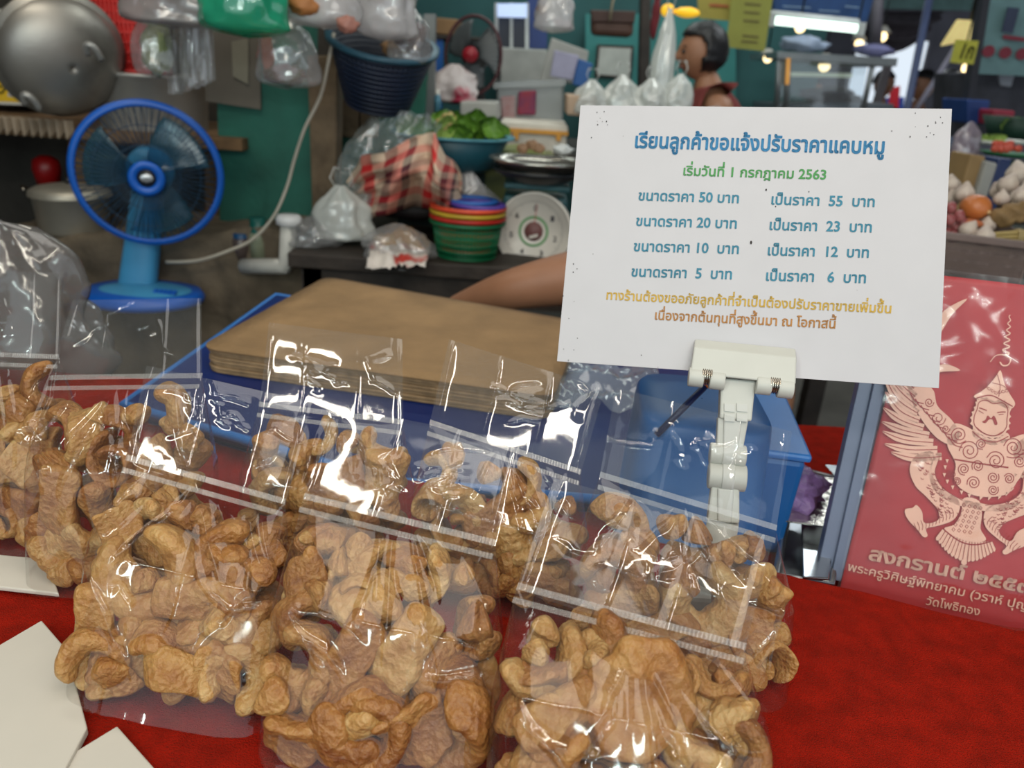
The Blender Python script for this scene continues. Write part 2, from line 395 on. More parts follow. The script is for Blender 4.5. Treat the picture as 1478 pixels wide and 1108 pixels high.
def stroke(mb, pts, w, lift=EL2, sm=True):
    pts = smoothp(pts, 6, False) if sm else [V(p) for p in pts]
    ws = w if hasattr(w, '__len__') else (w, w)
    vs = []; n = len(pts)
    for i, p in enumerate(pts):
        t = pts[min(i+1, n-1)]-pts[max(i-1, 0)]; t = V((-t.y, t.x)).normalized() if t.length else V((1, 0))
        ww = (ws[0]+(ws[1]-ws[0])*i/(n-1))/2
        for s_ in (1, -1): r = p+t*ww*s_; vs.append(pp(r.x, r.y)+lift)
    mb.add(vs, [(2*i, 2*i+1, 2*i+3, 2*i+2) for i in range(n-1)], False)
em = MB(); el = MB()
# symmetric half helper: mirror about the body axis of the emblem
A0, A1 = V((1444, 538)), V((1387, 806)); AX = (A1-A0).normalized()
def mir(p):
    p = V(p)-A0; a = AX*p.dot(AX); return A0 + a - (p-a)
def both(fn, mb, pts, *a, **k):
    fn(mb, pts, *a, **k); fn(mb, [mir(x) for x in pts], *a, **k)
# wing: feathers
fe = [((1288, 560), (1300, 580), (1315, 578), (1305, 555)), ]
for (tip, mid, root) in (((1273, 512), (1292, 556), (1322, 585)), ((1275, 540), (1294, 575), (1324, 596)), ((1277, 565), (1298, 592), (1326, 606)), ((1274, 588), (1300, 606), (1332, 617)), ((1272, 608), (1302, 620), (1340, 628)),
                         ((1273, 622), (1305, 634), (1346, 638)), ((1276, 640), (1310, 648), (1352, 648)), ((1285, 652), (1318, 660), (1358, 658)), ((1262, 480), (1288, 540), (1320, 572)), ((1264, 450), (1284, 520), (1318, 560))):
    def feather(mb, pts, w):
        a = smoothp(pts, 8, False); L_ = []; R_ = []
        for i, p in enumerate(a):
            t = (a[min(i+1, len(a)-1)]-a[max(i-1, 0)]); t = V((-t.y, t.x)).normalized(); k = i/(len(a)-1)
            ww = w*(.15+.85*min(1, k*3)); L_.append(p+t*ww); R_.append(p-t*ww)
        poly(mb, L_+R_[::-1])
    feather(em, (tip, mid, root), 5.4); feather(em, [mir(x) for x in (tip, mid, root)], 5.4)
    both(stroke, el, (tip, mid, root), 1.1)
# upper feather tips visible beside the card
poly(em, smoothp(((1340, 478), (1362, 448), (1395, 431), (1372, 455), (1350, 490)), 4)); poly(em, smoothp(((1340, 540), (1360, 525), (1385, 534), (1360, 536)), 4))
# shoulder plumes and arm
both(poly, em, smoothp(((1310, 545), (1344, 560), (1352, 585), (1372, 605), (1384, 625), (1376, 642), (1352, 632), (1330, 606), (1314, 575)), 5))
for k in range(8):
    a = V((1312+8*k, 566+9*k)); both(stroke, el, (a, a+V((8, 12)), a+V((20, 16))), 1.4)
for (x, y, r) in ((1340, 580, 7), (1353, 603, 11), (1364, 618, 6)):
    both(stroke, el, [(x+r*(1-k/16)*math.cos(k*.8), y+r*(1-k/16)*math.sin(k*.8)) for k in range(14)], 1.2)
# torso
poly(em, smoothp(((1374, 612), (1396, 616), (1425, 634), (1456, 632), (1480, 626), (1500, 640), (1492, 668), (1470, 690), (1452, 712), (1415, 716), (1388, 706), (1376, 690), (1378, 668), (1366, 640)), 6))
for (x, y, r) in ((1383, 627, 13), (1398, 650, 15), (1461, 645, 14), (1436, 664, 14), (1390, 676, 9), (1410, 672, 9), (1404, 696, 10), (1432, 688, 9), (1432, 706, 8), (1372, 684, 7), (1455, 690, 8), (1380, 694, 6), (1470, 665, 9), (1415, 640, 8)):
    stroke(el, [(x+r*(1-k/20)*math.cos(k*.8+x), y+r*(1-k/20)*math.sin(k*.8+x)) for k in range(18)], 1.3)
# belt and sash band
stroke(el, ((1376, 662), (1412, 668), (1454, 674)), 2.2)
both(poly, em, smoothp(((1358, 656), (1348, 680), (1360, 704), (1384, 718), (1404, 724), (1402, 732), (1376, 726), (1350, 710), (1340, 684), (1348, 656)), 5))
both(stroke, el, ((1354, 662), (1349, 684), (1362, 705), (1388, 721)), 1.2)
for k in range(7):
    p = smoothp(((1366, 664), (1362, 684), (1374, 702), (1398, 714)), 2, False)[k]; both(poly, em, [(p.x-2.5, p.y-2), (p.x+2.5, p.y-2), (p.x, p.y+4)])
# legs
both(poly, em, smoothp(((1346, 652), (1322, 656), (1312, 676), (1320, 700), (1336, 716), (1352, 734), (1354, 748), (1342, 754), (1332, 752), (1330, 738), (1322, 728), (1316, 732), (1306, 734), (1306, 742), (1312, 752), (1322, 762), (1332, 774), (1338, 772), (1336, 762), (1352, 758), (1374, 750), (1384, 734), (1380, 718), (1356, 704), (1344, 680)), 4))
random.seed(9)
for k in range(70):
    t = random.random(); p = V((1322, 662)).lerp(V((1362, 742)), t)+V((random.uniform(-6, 18), random.uniform(-4, 6)))
    both(stroke, el, (p, p+V((2, 2.4)), p+V((4.6, 2.0))), .9)
for k in range(12):
    p = V((1372, 742)).lerp(V((1318, 764)), k/11) + V((0, -10)); both(stroke, el, (p, p+V((3, 8)), p+V((2, 14))), .8)
# tail apron and fan
poly(em, smoothp(((1390, 718), (1412, 722), (1416, 742), (1414, 762), (1422, 778), (1404, 782), (1380, 776), (1362, 762), (1376, 756), (1386, 740)), 4))
for i in range(6):
    for j in range(4):
        p = V((1390-3*i+8*j, 728+7*i+1.4*j)); stroke(el, (p+V((-2.4, 0)), p+V((0, 2.6)), p+V((2.4, 0)), p+V((0, -2.6)), p+V((-2.4, 0))), .8, sm=False)
stroke(el, ((1362, 764), (1384, 780), (1406, 785), (1430, 780)), 1.8)
n = 17
for k in range(n):
    t = k/(n-1); a = V((1361, 764)).lerp(V((1428, 780)), t)+V((0, 8*math.sin(math.pi*t))); dr = V((-.62+1.0*t, .9)); Lk = 14+16*math.sin(math.pi*t)**1.2
    if k == 8: Lk += 6
    b = a+dr*Lk; e = V((dr.y, -dr.x)).normalized()*(3.1 if k != 8 else 4.2)
    poly(em, [a-e*.7, a+e*.7, b+e, b+dr*3, b-e])
    stroke(el, (a+e*.9, b+e*1.05), .8, sm=False)
# head: crown, face, collar
poly(em, smoothp(((1443, 534), (1448, 552), (1456, 568), (1464, 582), (1456, 590), (1440, 584), (1420, 578), (1404, 572), (1416, 564), (1428, 553), (1436, 543)), 3))
for k in range(9):
    p = V((1416+5*k, 568-2*abs(4-k)+k)); stroke(el, [(p.x+3*(1-j/9)*math.cos(j*.9), p.y-6+3*(1-j/9)*math.sin(j*.9)) for j in range(8)], .8)
stroke(el, ((1408, 574), (1428, 570), (1446, 578), (1460, 586)), 1.6); stroke(el, ((1438, 540), (1442, 556), (1440, 572)), 1.0); stroke(el, ((1430, 552), (1446, 556), (1452, 562)), 1.0)
face = smoothp(((1412, 580), (1422, 577), (1432, 582), (1446, 581), (1453, 590), (1452, 604), (1451, 616), (1442, 626), (1428, 628), (1414, 622), (1405, 612), (1405, 600), (1409, 590)), 5)
ring = [p+(p-V((1430, 604))).normalized()*(2+1.8*(i % 6 == 0)+4*(i % 12 == 0)) for i, p in enumerate(face)]
poly(em, [p+(p-V((1430, 604))).normalized()*(3.2+2.6*(i % 3 == 0)) for i, p in enumerate(face)], EL)
stroke(el, face+[face[0]], 1.2, sm=False)
stroke(el, ((1412, 588), (1418, 590), (1423, 592)), 1.6); stroke(el, ((1438, 595), (1444, 594), (1450, 594)), 1.6)
stroke(el, ((1411, 592), (1418, 596)), 1.0); stroke(el, ((1440, 598), (1447, 597)), 1.0)
poly(el, smoothp(((1416, 608), (1421, 605), (1424, 599), (1429, 603), (1433, 599), (1437, 606), (1438, 612), (1434, 612), (1431, 605), (1426, 605), (1421, 610)), 3), EL2)
stroke(el, ((1408, 616), (1420, 625), (1434, 628), (1446, 622)), 1.0)
poly(em, smoothp(((1404, 618), (1416, 628), (1432, 633), (1446, 628), (1452, 624), (1456, 632), (1440, 641), (1422, 640), (1404, 630)), 4)); stroke(el, ((1402, 622), (1418, 634), (1436, 637), (1454, 629)), 1.3)
em.obj('emblem', cream, psheet); el.obj('emblem_line', line, psheet)
sw = MB(); stroke(sw, ((1428, 522), (1436, 513), (1448, 512), (1457, 518), (1454, 526), (1446, 527), (1442, 522)), (1, 2.2), EL)
stroke(sw, [(1450+5.5*math.sin(k*1.15)*(1-k/40)+k*.2, 512-k*1.75) for k in range(34)], (2.0, 1.2), EL); sw.obj('flourish', cream, psheet)
pu = (pp(1300, 700)-pp(1296, 720)); 
def ptext(body, x0, y0, x1, y1, h, off, nm='poster_lettering'):
    e = (pp(x1, y1)-pp(x0, y0)); u = pn.cross(e).normalized()
    if u.z < 0: u = -u
    text_on(nm, body, cream, psheet, pp(x0, y0), pp(x1, y1), h*.66/F, u, off, EL)
ptext('สงกรานต์ ๒๕๕๗', 1252, 806, 1490, 857, 29, .03)
ptext('พระครูวิศิษฐ์พิทยาคม (วราห์ ปุญญ', 1222, 822, 1500, 884, 19, .012)
ptext('วัดโพธิทอง', 1335, 871, 1412, 887, 18, .012)
# frame post
fr = thing('frame_post', 'grey-blue metal frame upright at the left edge of the red poster bag', 'frame', G(1205, 850, ZR))
fb = M('frame_bluegrey', (112, 124, 148), .35, var=.1, scale=12)
def fq(pts, d0, d1, nm, mat):
    a = [pp(*p)+pn*d0 for p in pts]; return MB().prism(a, pn*(d1-d0)).obj(nm, mat, fr, bevel=.0008)
fq(((1262, 470), (1304, 470), (1222, 842), (1180, 836)), -.022, -.008, 'outer_channel', fb)
fq(((1282, 470), (1300, 470), (1218, 841), (1200, 839)), -.008, -.004, 'inner_flange', fb)
# ================================================================ things on the lower level behind the bags
dblue = M('dark_blue_plastic', (14, 40, 104), .4, var=.1, scale=8); mblue = M('mid_blue_plastic', (26, 96, 164), .4, var=.12, scale=8)
lblue = M('light_blue_edge', (52, 120, 196), .35, var=.1)
ZB = ZR+.003
pts = [G(178, 580, .848), G(398, 424, .848), G(1012, 520, .848), G(905, 720, .848), G(560, 690, .848)]
bt = thing('blue_tray', 'dark blue plastic tray top lying under the brown paper stack', 'tray', G(600, 560, ZB))
MB().prism([V((p.x, p.y, .832)) for p in pts], (0, 0, .016)).obj('tray_top', dblue, bt, bevel=.004)
cmid = sum(pts, V())/5
MB().prism([V(cmid).lerp(V((p.x, p.y, 0)), .93).xy.to_3d()+V((0, 0, ZB)) for p in pts], (0, 0, .0145)).obj('tray_body', dblue, bt)
MB().tube([p+V((0, 0, -.004)) for p in pts], .006, 10, True).obj('rim', lblue, bt)
# brown paper stack
zb = .8485
bq = [G(286, 500, zb+.036), G(470, 398, zb+.036), G(840, 464, zb+.036), G(800, 572, zb+.036)]
kraft = M('kraft_paper', (152, 121, 83), .75, var=.18, scale=14, bump=.25, bscale=130); pedge = M('paper_edge', (150, 124, 92), .8, var=.3, scale=60)
st = thing('paper_stack', 'thick brown kraft paper folder of sheets lying on the blue tray behind the snack bags', 'paper stack', (bq[0]+bq[2])/2-V((0, 0, .036)))
def rq(quad, r=.03):
    out = []
    for i in range(4):
        p, a, b = quad[i], quad[i-1], quad[(i+1) % 4]; da = (a-p).normalized()*r; db = (b-p).normalized()*r
        for k in range(6): t = k/5; out.append((p+da)*(1-t)**2 + p*2*t*(1-t) + (p+db)*t*t)
    return out
poly4 = rq(bq)
mb = MB(); cm = sum(bq, V())/4
vs = [cm]; fs = []
for ring_ in range(1, 9):
    k = ring_/8
    for p in poly4:
        x = cm.lerp(p, k); x = x+V((0, 0, .0025*noise.noise(x*7)-.006*max(0, k-.86)**1*2)); vs.append(x)
n = len(poly4)
fs += [(0, 1+i, 1+(i+1) % n) for i in range(n)]
for r_ in range(7): fs += [(1+r_*n+i, 1+r_*n+(i+1) % n, 1+(r_+1)*n+(i+1) % n, 1+(r_+1)*n+i) for i in range(n)]
mb.add(vs, fs); mb.obj('cover', kraft, st, solid=.003)
for k in range(7):
    f = 1.0+.006*math.sin(k*2.3)-.012; z = -.0355+k*.0047
    MB().prism([cm.lerp(p, f)+V((0, 0, z)) for p in poly4], (0, 0, .0042)).obj('sheet_layer', pedge, st, bevel=.0012)
# blue bucket behind the clip
bk = thing('blue_tub', 'blue plastic tub turned upside down behind the white card clip', 'tub', G(1040, 800, ZR))
b0, b1 = G(955, 836, ZB), G(1100, 852, ZB); cb = (b0+b1)/2
def bucket(mb, c, w, d, h, e, z0, n=48):
    e = V((e.x, e.y, 0)).normalized(); f = V((-e.y, e.x, 0)); rows = []; pr = ((1.05, 0), (1.05, .012), (1, .012), (.93, h*.9), (.915, h*.97), (.87, h), (.5, h+.002), (.01, h+.002))
    for kk, zz in pr:
        for i in range(n):
            a = 2*math.pi*i/n; ca, sa = math.cos(a), math.sin(a); p = 4.5
            m_ = (abs(ca)**p+abs(sa)**p)**(-1/p); rows.append(c+e*ca*m_*w/2*kk+f*sa*m_*d/2*kk+V((0, 0, z0+zz)))
    return mb.add(rows, [(k*n+i, k*n+(i+1) % n, (k+1)*n+(i+1) % n, (k+1)*n+i) for k in range(len(pr)-1) for i in range(n)])
bucket(MB(), V((cb.x-.012, cb.y+.10, 0)), .135, .15, .145, b1-b0, ZB).obj('tub_body', mblue, bk)
bk2 = thing('blue_box', 'small flat topped blue box between the tub and the metal tray', 'box', G(1130, 800, ZR))
a = G(1098, 812, ZB); MB().box((a.x+.012, a.y+.09, ZB+.055), (.05, .16, .11), R3(z=-8), .9).obj('box_body', mblue, bk2, bevel=.006)
MB().box((a.x+.012, a.y+.09, ZB+.114), (.056, .166, .008), R3(z=-8)).obj('lid', lblue, bk2, bevel=.003)
# metal tray, steel plates, knife, purple cloth, pencil
alu = M('brushed_alu', (168, 172, 176), .3, metal=1, var=.15, scale=20, bump=.04)
tq = [G(1122, 826, ZB+.02), G(1200, 838, ZB+.02), G(1222, 690, ZB+.02), G(1150, 672, ZB+.02)]
tr = thing('metal_tray', 'shallow metal tray lying behind the red cloth ridge beside the frame post', 'tray', (tq[0]+tq[2])/2-V((0, 0, .02)))
MB().prism([p-V((0, 0, .018)) for p in tq], (0, 0, .006)).obj('tray_floor', alu, tr)
MB().tube([p-V((0, 0, .004)) for p in tq], .004, 8, True).obj('tray_rim', alu, tr)
for i in range(4):
    a, b = tq[i], tq[(i+1) % 4]; MB().prism([a-V((0, 0, .018)), b-V((0, 0, .018)), b-V((0, 0, .004)), a-V((0, 0, .004))], (0, 0, .001)).obj('tray_wall', alu, tr, solid=.002)
pl = [G(1158, 836, ZB+.024), G(1196, 838, ZB+.024), G(1206, 755, ZB+.024), G(1156, 752, ZB+.024)]
tag(MB().prism(pl, (0, 0, .003)).obj('steel_plate', M('bright_steel', (190, 194, 196), .22, metal=1, var=.1, scale=40), bevel=.001), 'bright steel plate lying in the metal tray by the frame post', 'plate')
pl = [G(1128, 752, ZB+.04), G(1196, 762, ZB+.04), G(1212, 690, ZB+.04), G(1180, 690, ZB+.04), G(1140, 716, ZB+.04)]
tag(MB().prism(pl, (0, 0, .0015)).obj('foil_sheet', M('foil', (200, 196, 186), .2, metal=1, var=.1, bump=.3, bscale=60)), 'crumpled silver foil sheet under the purple wrapper', 'foil')
c = G(1156, 716, ZB+.05); tag(MB().blob(c+V((0, .02, 0)), (.03, .035, .022), .5, 2.2, 3, 32, 18).obj('purple_wrapper', M('purple_film', (150, 118, 176), .3, var=.3, scale=60, bump=.4, bscale=120)), 'crumpled purple wrapper lying on the silver foil beside the tub', 'wrapper')
kn = thing('knife', 'steel knife tip pointing left on the red cloth beside the frame post', 'knife', G(1230, 680, ZB))
kz = ZB+.022; MB().prism([G(1190, 672, kz), G(1232, 676, kz), G(1240, 706, kz), G(1206, 690, kz)], (0, 0, .002)).obj('blade', MC['bright_steel'], kn)
kb, kc = G(1238, 690, kz), G(1290, 715, kz); MB().tube([kb, kb.lerp(kc, .3), kc], [.006, .008, .008], 10).obj('handle', M('black_plastic', (22, 22, 24), .4), kn)
pn_ = thing('pencil', 'dark blue pencil with orange end leaning on the blue tub behind the clip', 'pencil', G(1000, 600, .955))
a, b = D(1027, 548, .70), D(985, 590, .70); MB().tube([a.lerp(b, .22), b+(b-a)*.9], .003, 8).obj('shaft', M('pencil_navy', (20, 34, 78), .4), pn_); MB().tube([a, a.lerp(b, .22)], .003, 8).obj('orange_end', M('orange_tip', (206, 112, 40), .5), pn_)
# clear wrap right of the paper stack
def crump(u, v):
    x = 800+150*u; y = 520+60*v+12*u
    p = G(x, y, .87); return p+V((0, 0, .02*noise.noise(V((u*4, v*4, 1)))+.01*abs(noise.noise(V((u*11, v*9, 4))))))
FILM('clear_wrap', tint=(.86, .93, .97), haze=.22, hazecol=(.75, .85, .95), gain=1.4, rough=.1)
tag(MB().grid(crump, 40, 24).obj('clear_wrap', MC['clear_wrap']), 'crumpled clear plastic wrap lying right of the brown paper stack', 'plastic wrap')
# white papers on the cloth at the left
wp = M('paper_white', (204, 199, 188), .6, var=.03)
def sheet(label, pxs, z, th=.003, nm='paper_sheet'):
    return tag(MB().prism([G(x, y, z) for x, y in pxs], (0, 0, th)).obj(nm, wp, bevel=.001), label, 'paper', 'white papers on the red cloth')
sheet('large white card lying on red cloth at the bottom left of the front bag', ((-60, 976), (62, 904), (98, 946), (128, 1060), (70, 1170), (-60, 1170)), ZT+.003, .006)
sheet('narrow white sheet poking out under the front left snack bag', ((92, 1100), (170, 1052), (230, 1120), (120, 1190)), ZT+.003, .003)
sheet('white sheet under the leftmost back snack bag', ((-60, 800), (70, 812), (86, 862), (-60, 846)), ZT+.003, .004)
# ================================================================ fried pork rinds
def rind_mesh(kind, seed):
    rnd = random.Random(seed); mb = MB(); sd = V((seed*3.7, seed*1.9, seed*5.3))
    if kind == 'ring': R_, A, w, th, n = rnd.uniform(.017, .021), rnd.uniform(4.9, 5.9), .0115, .0095, 56
    elif kind == 'roll': R_, A, w, th, n = .0105, rnd.uniform(6.0, 7.2), .019, .0055, 60
    elif kind == 'hook': R_, A, w, th, n = rnd.uniform(.014, .02), rnd.uniform(2.4, 3.6), .014, .0088, 40
    elif kind == 'strip': R_, A, w, th, n = .06, rnd.uniform(.8, 1.15), .0125, .0105, 46
    elif kind == 'slab': R_, A, w, th, n = .05, rnd.uniform(.75, 1.1), .018, .0095, 44
    else: R_, A, w, th, n = .02, rnd.uniform(.8, 1.3), .0125, .0115, 26
    curl = {'slab': rnd.uniform(.25, .7), 'roll': .1, 'nugget': .3}.get(kind, rnd.uniform(.15, .6)); m = 26; tw = rnd.uniform(-.6, .6)*(.3 if kind in ('roll', 'ring') else 1); hel = rnd.uniform(-.012, .012); grow = rnd.uniform(-.25, .35) if kind != 'roll' else 1.5
    rnd_e = rnd.choice((6, 10, 16))
    def f(u, v):
        a = -A/2 + A*v; k = v*2-1; rr = R_*(1+grow*v*.5)
        c = V((rr*math.sin(a), hel*v, rr*(1-math.cos(a)))); nx = V((math.sin(a), 0, -math.cos(a))); ny = V((0, 1, 0))
        q = 2*math.pi*u; end = (1-abs(k)**rnd_e)**.5 if abs(k) < 1 else 0
        wl = w*(1+.28*noise.noise(V((v*4, 2, seed)))) ; tl = th*(1+.3*noise.noise(V((v*5, 9, seed))))
        x = math.cos(q)*wl*end; y = math.sin(q)*tl*end; y += curl*(x*x/wl - wl*.3)*end
        t = tw*k; x, y = x*math.cos(t)-y*math.sin(t), x*math.sin(t)+y*math.cos(t)
        p = c + ny*x + nx*y
        d = (ny*math.cos(q)+nx*math.sin(q))
        b = noise.noise(p*55+sd)*.0024 + (abs(noise.noise(p*110+sd))-.2)*.0012 + (abs(noise.noise(p*300+sd))-.2)*.0003
        return p + d*b*max(end, .25)
    mb.grid(f, m, n, True)
    c = sum(mb.v, V())/len(mb.v); mb.v = [p-c for p in mb.v]
    return mb.mesh('pork_rind')
def rindmat():
    m = bpy.data.materials.new('fried_rind'); m.use_nodes = True; nt = m.node_tree; N = nt.nodes; L = nt.links; b = N['Principled BSDF']
    tc = N.new('ShaderNodeTexCoord'); oi = N.new('ShaderNodeObjectInfo')
    n1 = N.new('ShaderNodeTexNoise'); n1.inputs['Scale'].default_value = 55; n1.inputs['Detail'].default_value = 12; n1.inputs['Roughness'].default_value = .68; L.new(tc.outputs['Object'], n1.inputs['Vector'])
    ad = N.new('ShaderNodeMath'); ad.operation = 'MULTIPLY_ADD'; L.new(oi.outputs['Random'], ad.inputs[0]); ad.inputs[1].default_value = .34; L.new(n1.outputs['Fac'], ad.inputs[2])
    rp = N.new('ShaderNodeValToRGB'); L.new(ad.outputs[0], rp.inputs[0]); e = rp.color_ramp.elements
    e[0].position = .36; e[0].color = (*lin((200, 166, 112)), 1); e[1].position = .98; e[1].color = (*lin((120, 68, 30)), 1)
    k = e.new(.55); k.color = (*lin((182, 138, 80)), 1); k = e.new(.76); k.color = (*lin((160, 108, 54)), 1)
    L.new(rp.outputs[0], b.inputs['Base Color']); b.inputs['Roughness'].default_value = .44; b.inputs['Specular IOR Level'].default_value = .55
    b.inputs['Subsurface Weight'].default_value = .25; b.inputs['Subsurface Radius'].default_value = (.012, .006, .003); b.inputs['Subsurface Scale'].default_value = .5
    n2 = N.new('ShaderNodeTexNoise'); n2.inputs['Scale'].default_value = 420; n2.inputs['Detail'].default_value = 5; L.new(tc.outputs['Object'], n2.inputs['Vector'])
    vo = N.new('ShaderNodeTexVoronoi'); vo.inputs['Scale'].default_value = 210; L.new(tc.outputs['Object'], vo.inputs['Vector'])
    mx = N.new('ShaderNodeMath'); mx.operation = 'ADD'; L.new(n2.outputs['Fac'], mx.inputs[0]); L.new(vo.outputs['Distance'], mx.inputs[1])
    bp = N.new('ShaderNodeBump'); bp.inputs['Strength'].default_value = .5; bp.inputs['Distance'].default_value = .004; L.new(mx.outputs[0], bp.inputs['Height']); L.new(bp.outputs[0], b.inputs['Normal'])
    return m
RM_ = rindmat(); RV = []; RP = {}
for i, k in enumerate(('ring', 'hook', 'strip', 'slab', 'nugget', 'roll', 'slab', 'nugget', 'slab', 'hook', 'ring', 'strip', 'slab', 'slab', 'roll', 'nugget', 'slab', 'strip')):
    me = rind_mesh(k, i+1); me.materials.append(RM_); RV.append((k, me)); RP[me.name] = [q.co.copy() for i_, q in enumerate(me.vertices) if i_ % 7 == 0]
# ================================================================ clear bags
FILM('bag_film', tint=(.97, .97, .965), haze=.012, hazecol=(.9, .88, .85), gain=.62, rough=.05, ior=1.5, bump=.02, bscale=9)
FILM('flap_film', tint=(.965, .97, .97), haze=.035, hazecol=(.85, .88, .9), gain=.75, rough=.045, ior=1.5, bump=.03, bscale=9)
SEAL = FILM('seal_film', tint=(.9, .9, .9), haze=.17, hazecol=(.86, .82, .78), gain=1.0, rough=.2)
def snack_bag(label, where, sl, sr, Ys, tl, tr, Yt, Yb, wk, seed, nf, nb, vmin=.08, base=None, T=.036, heroes=()):
    rnd = random.Random(seed)
    s0, s1 = P(*sl, Ys[0]), P(*sr, Ys[1]); h0, h1 = P(*tl, Yt), P(*tr, Yt); sc = (s0+s1)/2
    e = (s1-s0); w = e.length; e = e.normalized(); bc = base or V((sc.x, Yb, ZT+.004))
    dn = bc-sc; H = dn.length; dn = dn.normalized(); nn = e.cross(dn).normalized()
    if nn.y > 0: nn = -nn
    eb = V((e.x, e.y, e.z*.35)).normalized()
    th = thing('snack_bag', label, 'snack bag', bc, 'clear bags of pork rinds')
    def cen(u, v): return sc + dn*H*v + (e*(1-v)+eb*v)*(w/2*u*(1+(wk-1)*min(1, v*2.2)))
    def thk(u, v):
        k = min(1, v/.42); t_ = T*(k**.8)*1
        return t_*(max(0, 1-abs(u)**7))**.5
    hz = V((nn.x, nn.y, 0)).normalized()
    def nv(v): return nn.lerp(hz, min(1, max(0, (v-.35)/.6))).normalized()
    def walk(p, ang, L_, n, wob):
        q = [V(p)]
        for _ in range(n): ang += rnd.gauss(0, wob); q.append(q[-1]+V((math.sin(ang), math.cos(ang)))*L_/n)
        return q
    def field(cr):
        segs = [(a, b-a, (b-a).length_squared, h, w_, i/(len(q)-1), 1/(len(q)-1)) for q, h, w_ in cr for i, (a, b) in enumerate(zip(q, q[1:]))]
        def f(u, v):
            z = 0; zn = 0; p = V((u, v))
            for a, d, l2, h, w_, t0, dt in segs:
                q = p-a; t = max(0, min(1, q.dot(d)/l2)); q -= d*t; r = q.length
                if r < w_*3.5:
                    g = math.exp(-(r/w_)**1.3)*h*min(1, 4*(1.02-(t0+t*dt)))
                    z = max(z, g); zn = min(zn, g)
            return z+zn
        return f
    cr = []
    for k in range(5): cr.append((walk((rnd.uniform(-.12, .12), .0), rnd.uniform(-1.25, 1.25), rnd.uniform(.4, .8), 5, .14), rnd.choice((1, 1, -1))*rnd.uniform(.0016, .0032), rnd.uniform(.012, .024)))
    for sx in (-1, 1):
        for k in range(3): cr.append((walk((sx*.96, rnd.uniform(.3, .48)), -sx*rnd.uniform(.9, 2.4), rnd.uniform(.4, .9), 6, .16), rnd.uniform(.0016, .003), rnd.uniform(.012, .022)))
    for k in range(7): cr.append((walk((rnd.uniform(-.8, .8), rnd.uniform(.15, .85)), rnd.uniform(0, 6.28), rnd.uniform(.15, .5), 6, .35), rnd.choice((1, -1))*rnd.uniform(.0012, .0026), rnd.uniform(.010, .018)))
    ridge = field(cr)
    def wr(u, v): return ridge(u, v)+.0022*noise.noise(V((u*1.8, v*2.2, seed)))+.0007*noise.noise(V((u*5, v*6, seed+3)))
    fm = MB()
    for sgn in (1, -1):
        fm.grid(lambda a, b: cen(a*2-1, b)+nv(b)*sgn*(thk(a*2-1, b)+.0006)+nv(b)*(wr(a*2-1, b)*min(1, b*8) if 0 < a < 1 else 0), 110 if sgn > 0 else 40, 100 if sgn > 0 else 40)
    fm.grid(lambda a, b: cen(a*2-1, 1)+nv(1)*(2*b-1)*thk(a*2-1, 1), 40, 6)
    fm.obj('film', MC['bag_film'], th)
    # header flap: flat double film with vertical gusset folds
    gx = (rnd.uniform(.28, .4), rnd.uniform(.62, .74)); fc_ = []
    for g in gx: fc_.append(([V((g, -.1)), V((g+.01, .5)), V((g, 1.1))], .0011, .010))
    for g in (.035, .965): fc_.append(([V((g, -.1)), V((g, .6)), V((g, 1.1))], .0014, .016))
    for k in range(3): x = rnd.uniform(.1, .9); fc_.append((walk((x, rnd.uniform(.5, 1.0)), rnd.gauss(3.14, .5), rnd.uniform(.3, .6), 6, .5), rnd.choice((1, -1))*rnd.uniform(.0008, .0016), rnd.uniform(.012, .03)))
    cx, cy = rnd.uniform(.35, .7), rnd.uniform(.35, .75)
    for k in range(3): fc_.append((walk((cx+rnd.gauss(0, .05), cy+rnd.gauss(0, .08)), rnd.uniform(0, 6.28), rnd.uniform(.25, .45), 8, .9), rnd.uniform(.0006, .0013), rnd.uniform(.012, .022)))
    fr_ = field(fc_)
    def fl(a, b):
        p = s0.lerp(s1, a).lerp(h0.lerp(h1, a), b)
        z = .0025*math.sin(a*3.1+seed)*b + .0022*noise.noise(V((a*2.4, b*1.6, seed)))*b + fr_(a, b)
        return p + nn*z
    MB().grid(fl, 130, 64).obj('header_flap', MC['flap_film'], th)
    up = (h0-s0).normalized()
    for (off, hh) in ((.0, .0042), (-.0085, .0036)):
        sb = MB()
        def sg(a, b, off=off, hh=hh): return s0.lerp(s1, a) + up*(off+hh*b) + nn*(.0012+.0005*(1 if int(a*110) % 2 else 0) + (.0015 if off < 0 else 0))
        sb.grid(sg, 220, 1); sb.obj('seal_band', SEAL, th)
    # contents
    pool = []
    for layer, cnt in ((0, nf), (1, nb)):
        got = []; tries = 0; big = []
        if layer == 0:
            for hx, hy, hk, hs, hsp in heroes:
                p = onplane(hx, hy, sc+nn*T*.7, nn); v = min(.98, max(.1, (p-sc).dot(dn)/H)); x_ = (p-cen(0, v)).dot(e); u = x_/(w/2*(1+(wk-1)*min(1, v*2.2)))
                got.append((cen(u, v), u, v)); big.append(.030*hs); pool.append((cen(u, v), u, v, (hk, hs, hsp)))
        nh = len(got)
        while len(got) < cnt and tries < 5000:
            tries += 1; u = rnd.uniform(-.84, .84); v = rnd.uniform(max(.15, vmin), 1.0)
            dm = .0315 - .000008*tries*.6
            p = cen(u, v)
            if all((p-g).length > max(dm, .012, big[i_]*.8 if i_ < nh else 0) for i_, (g, _, _) in enumerate(got)): got.append((p, u, v))
        for p, u, v in got[nh:]: pool.append((p, u, v, layer))
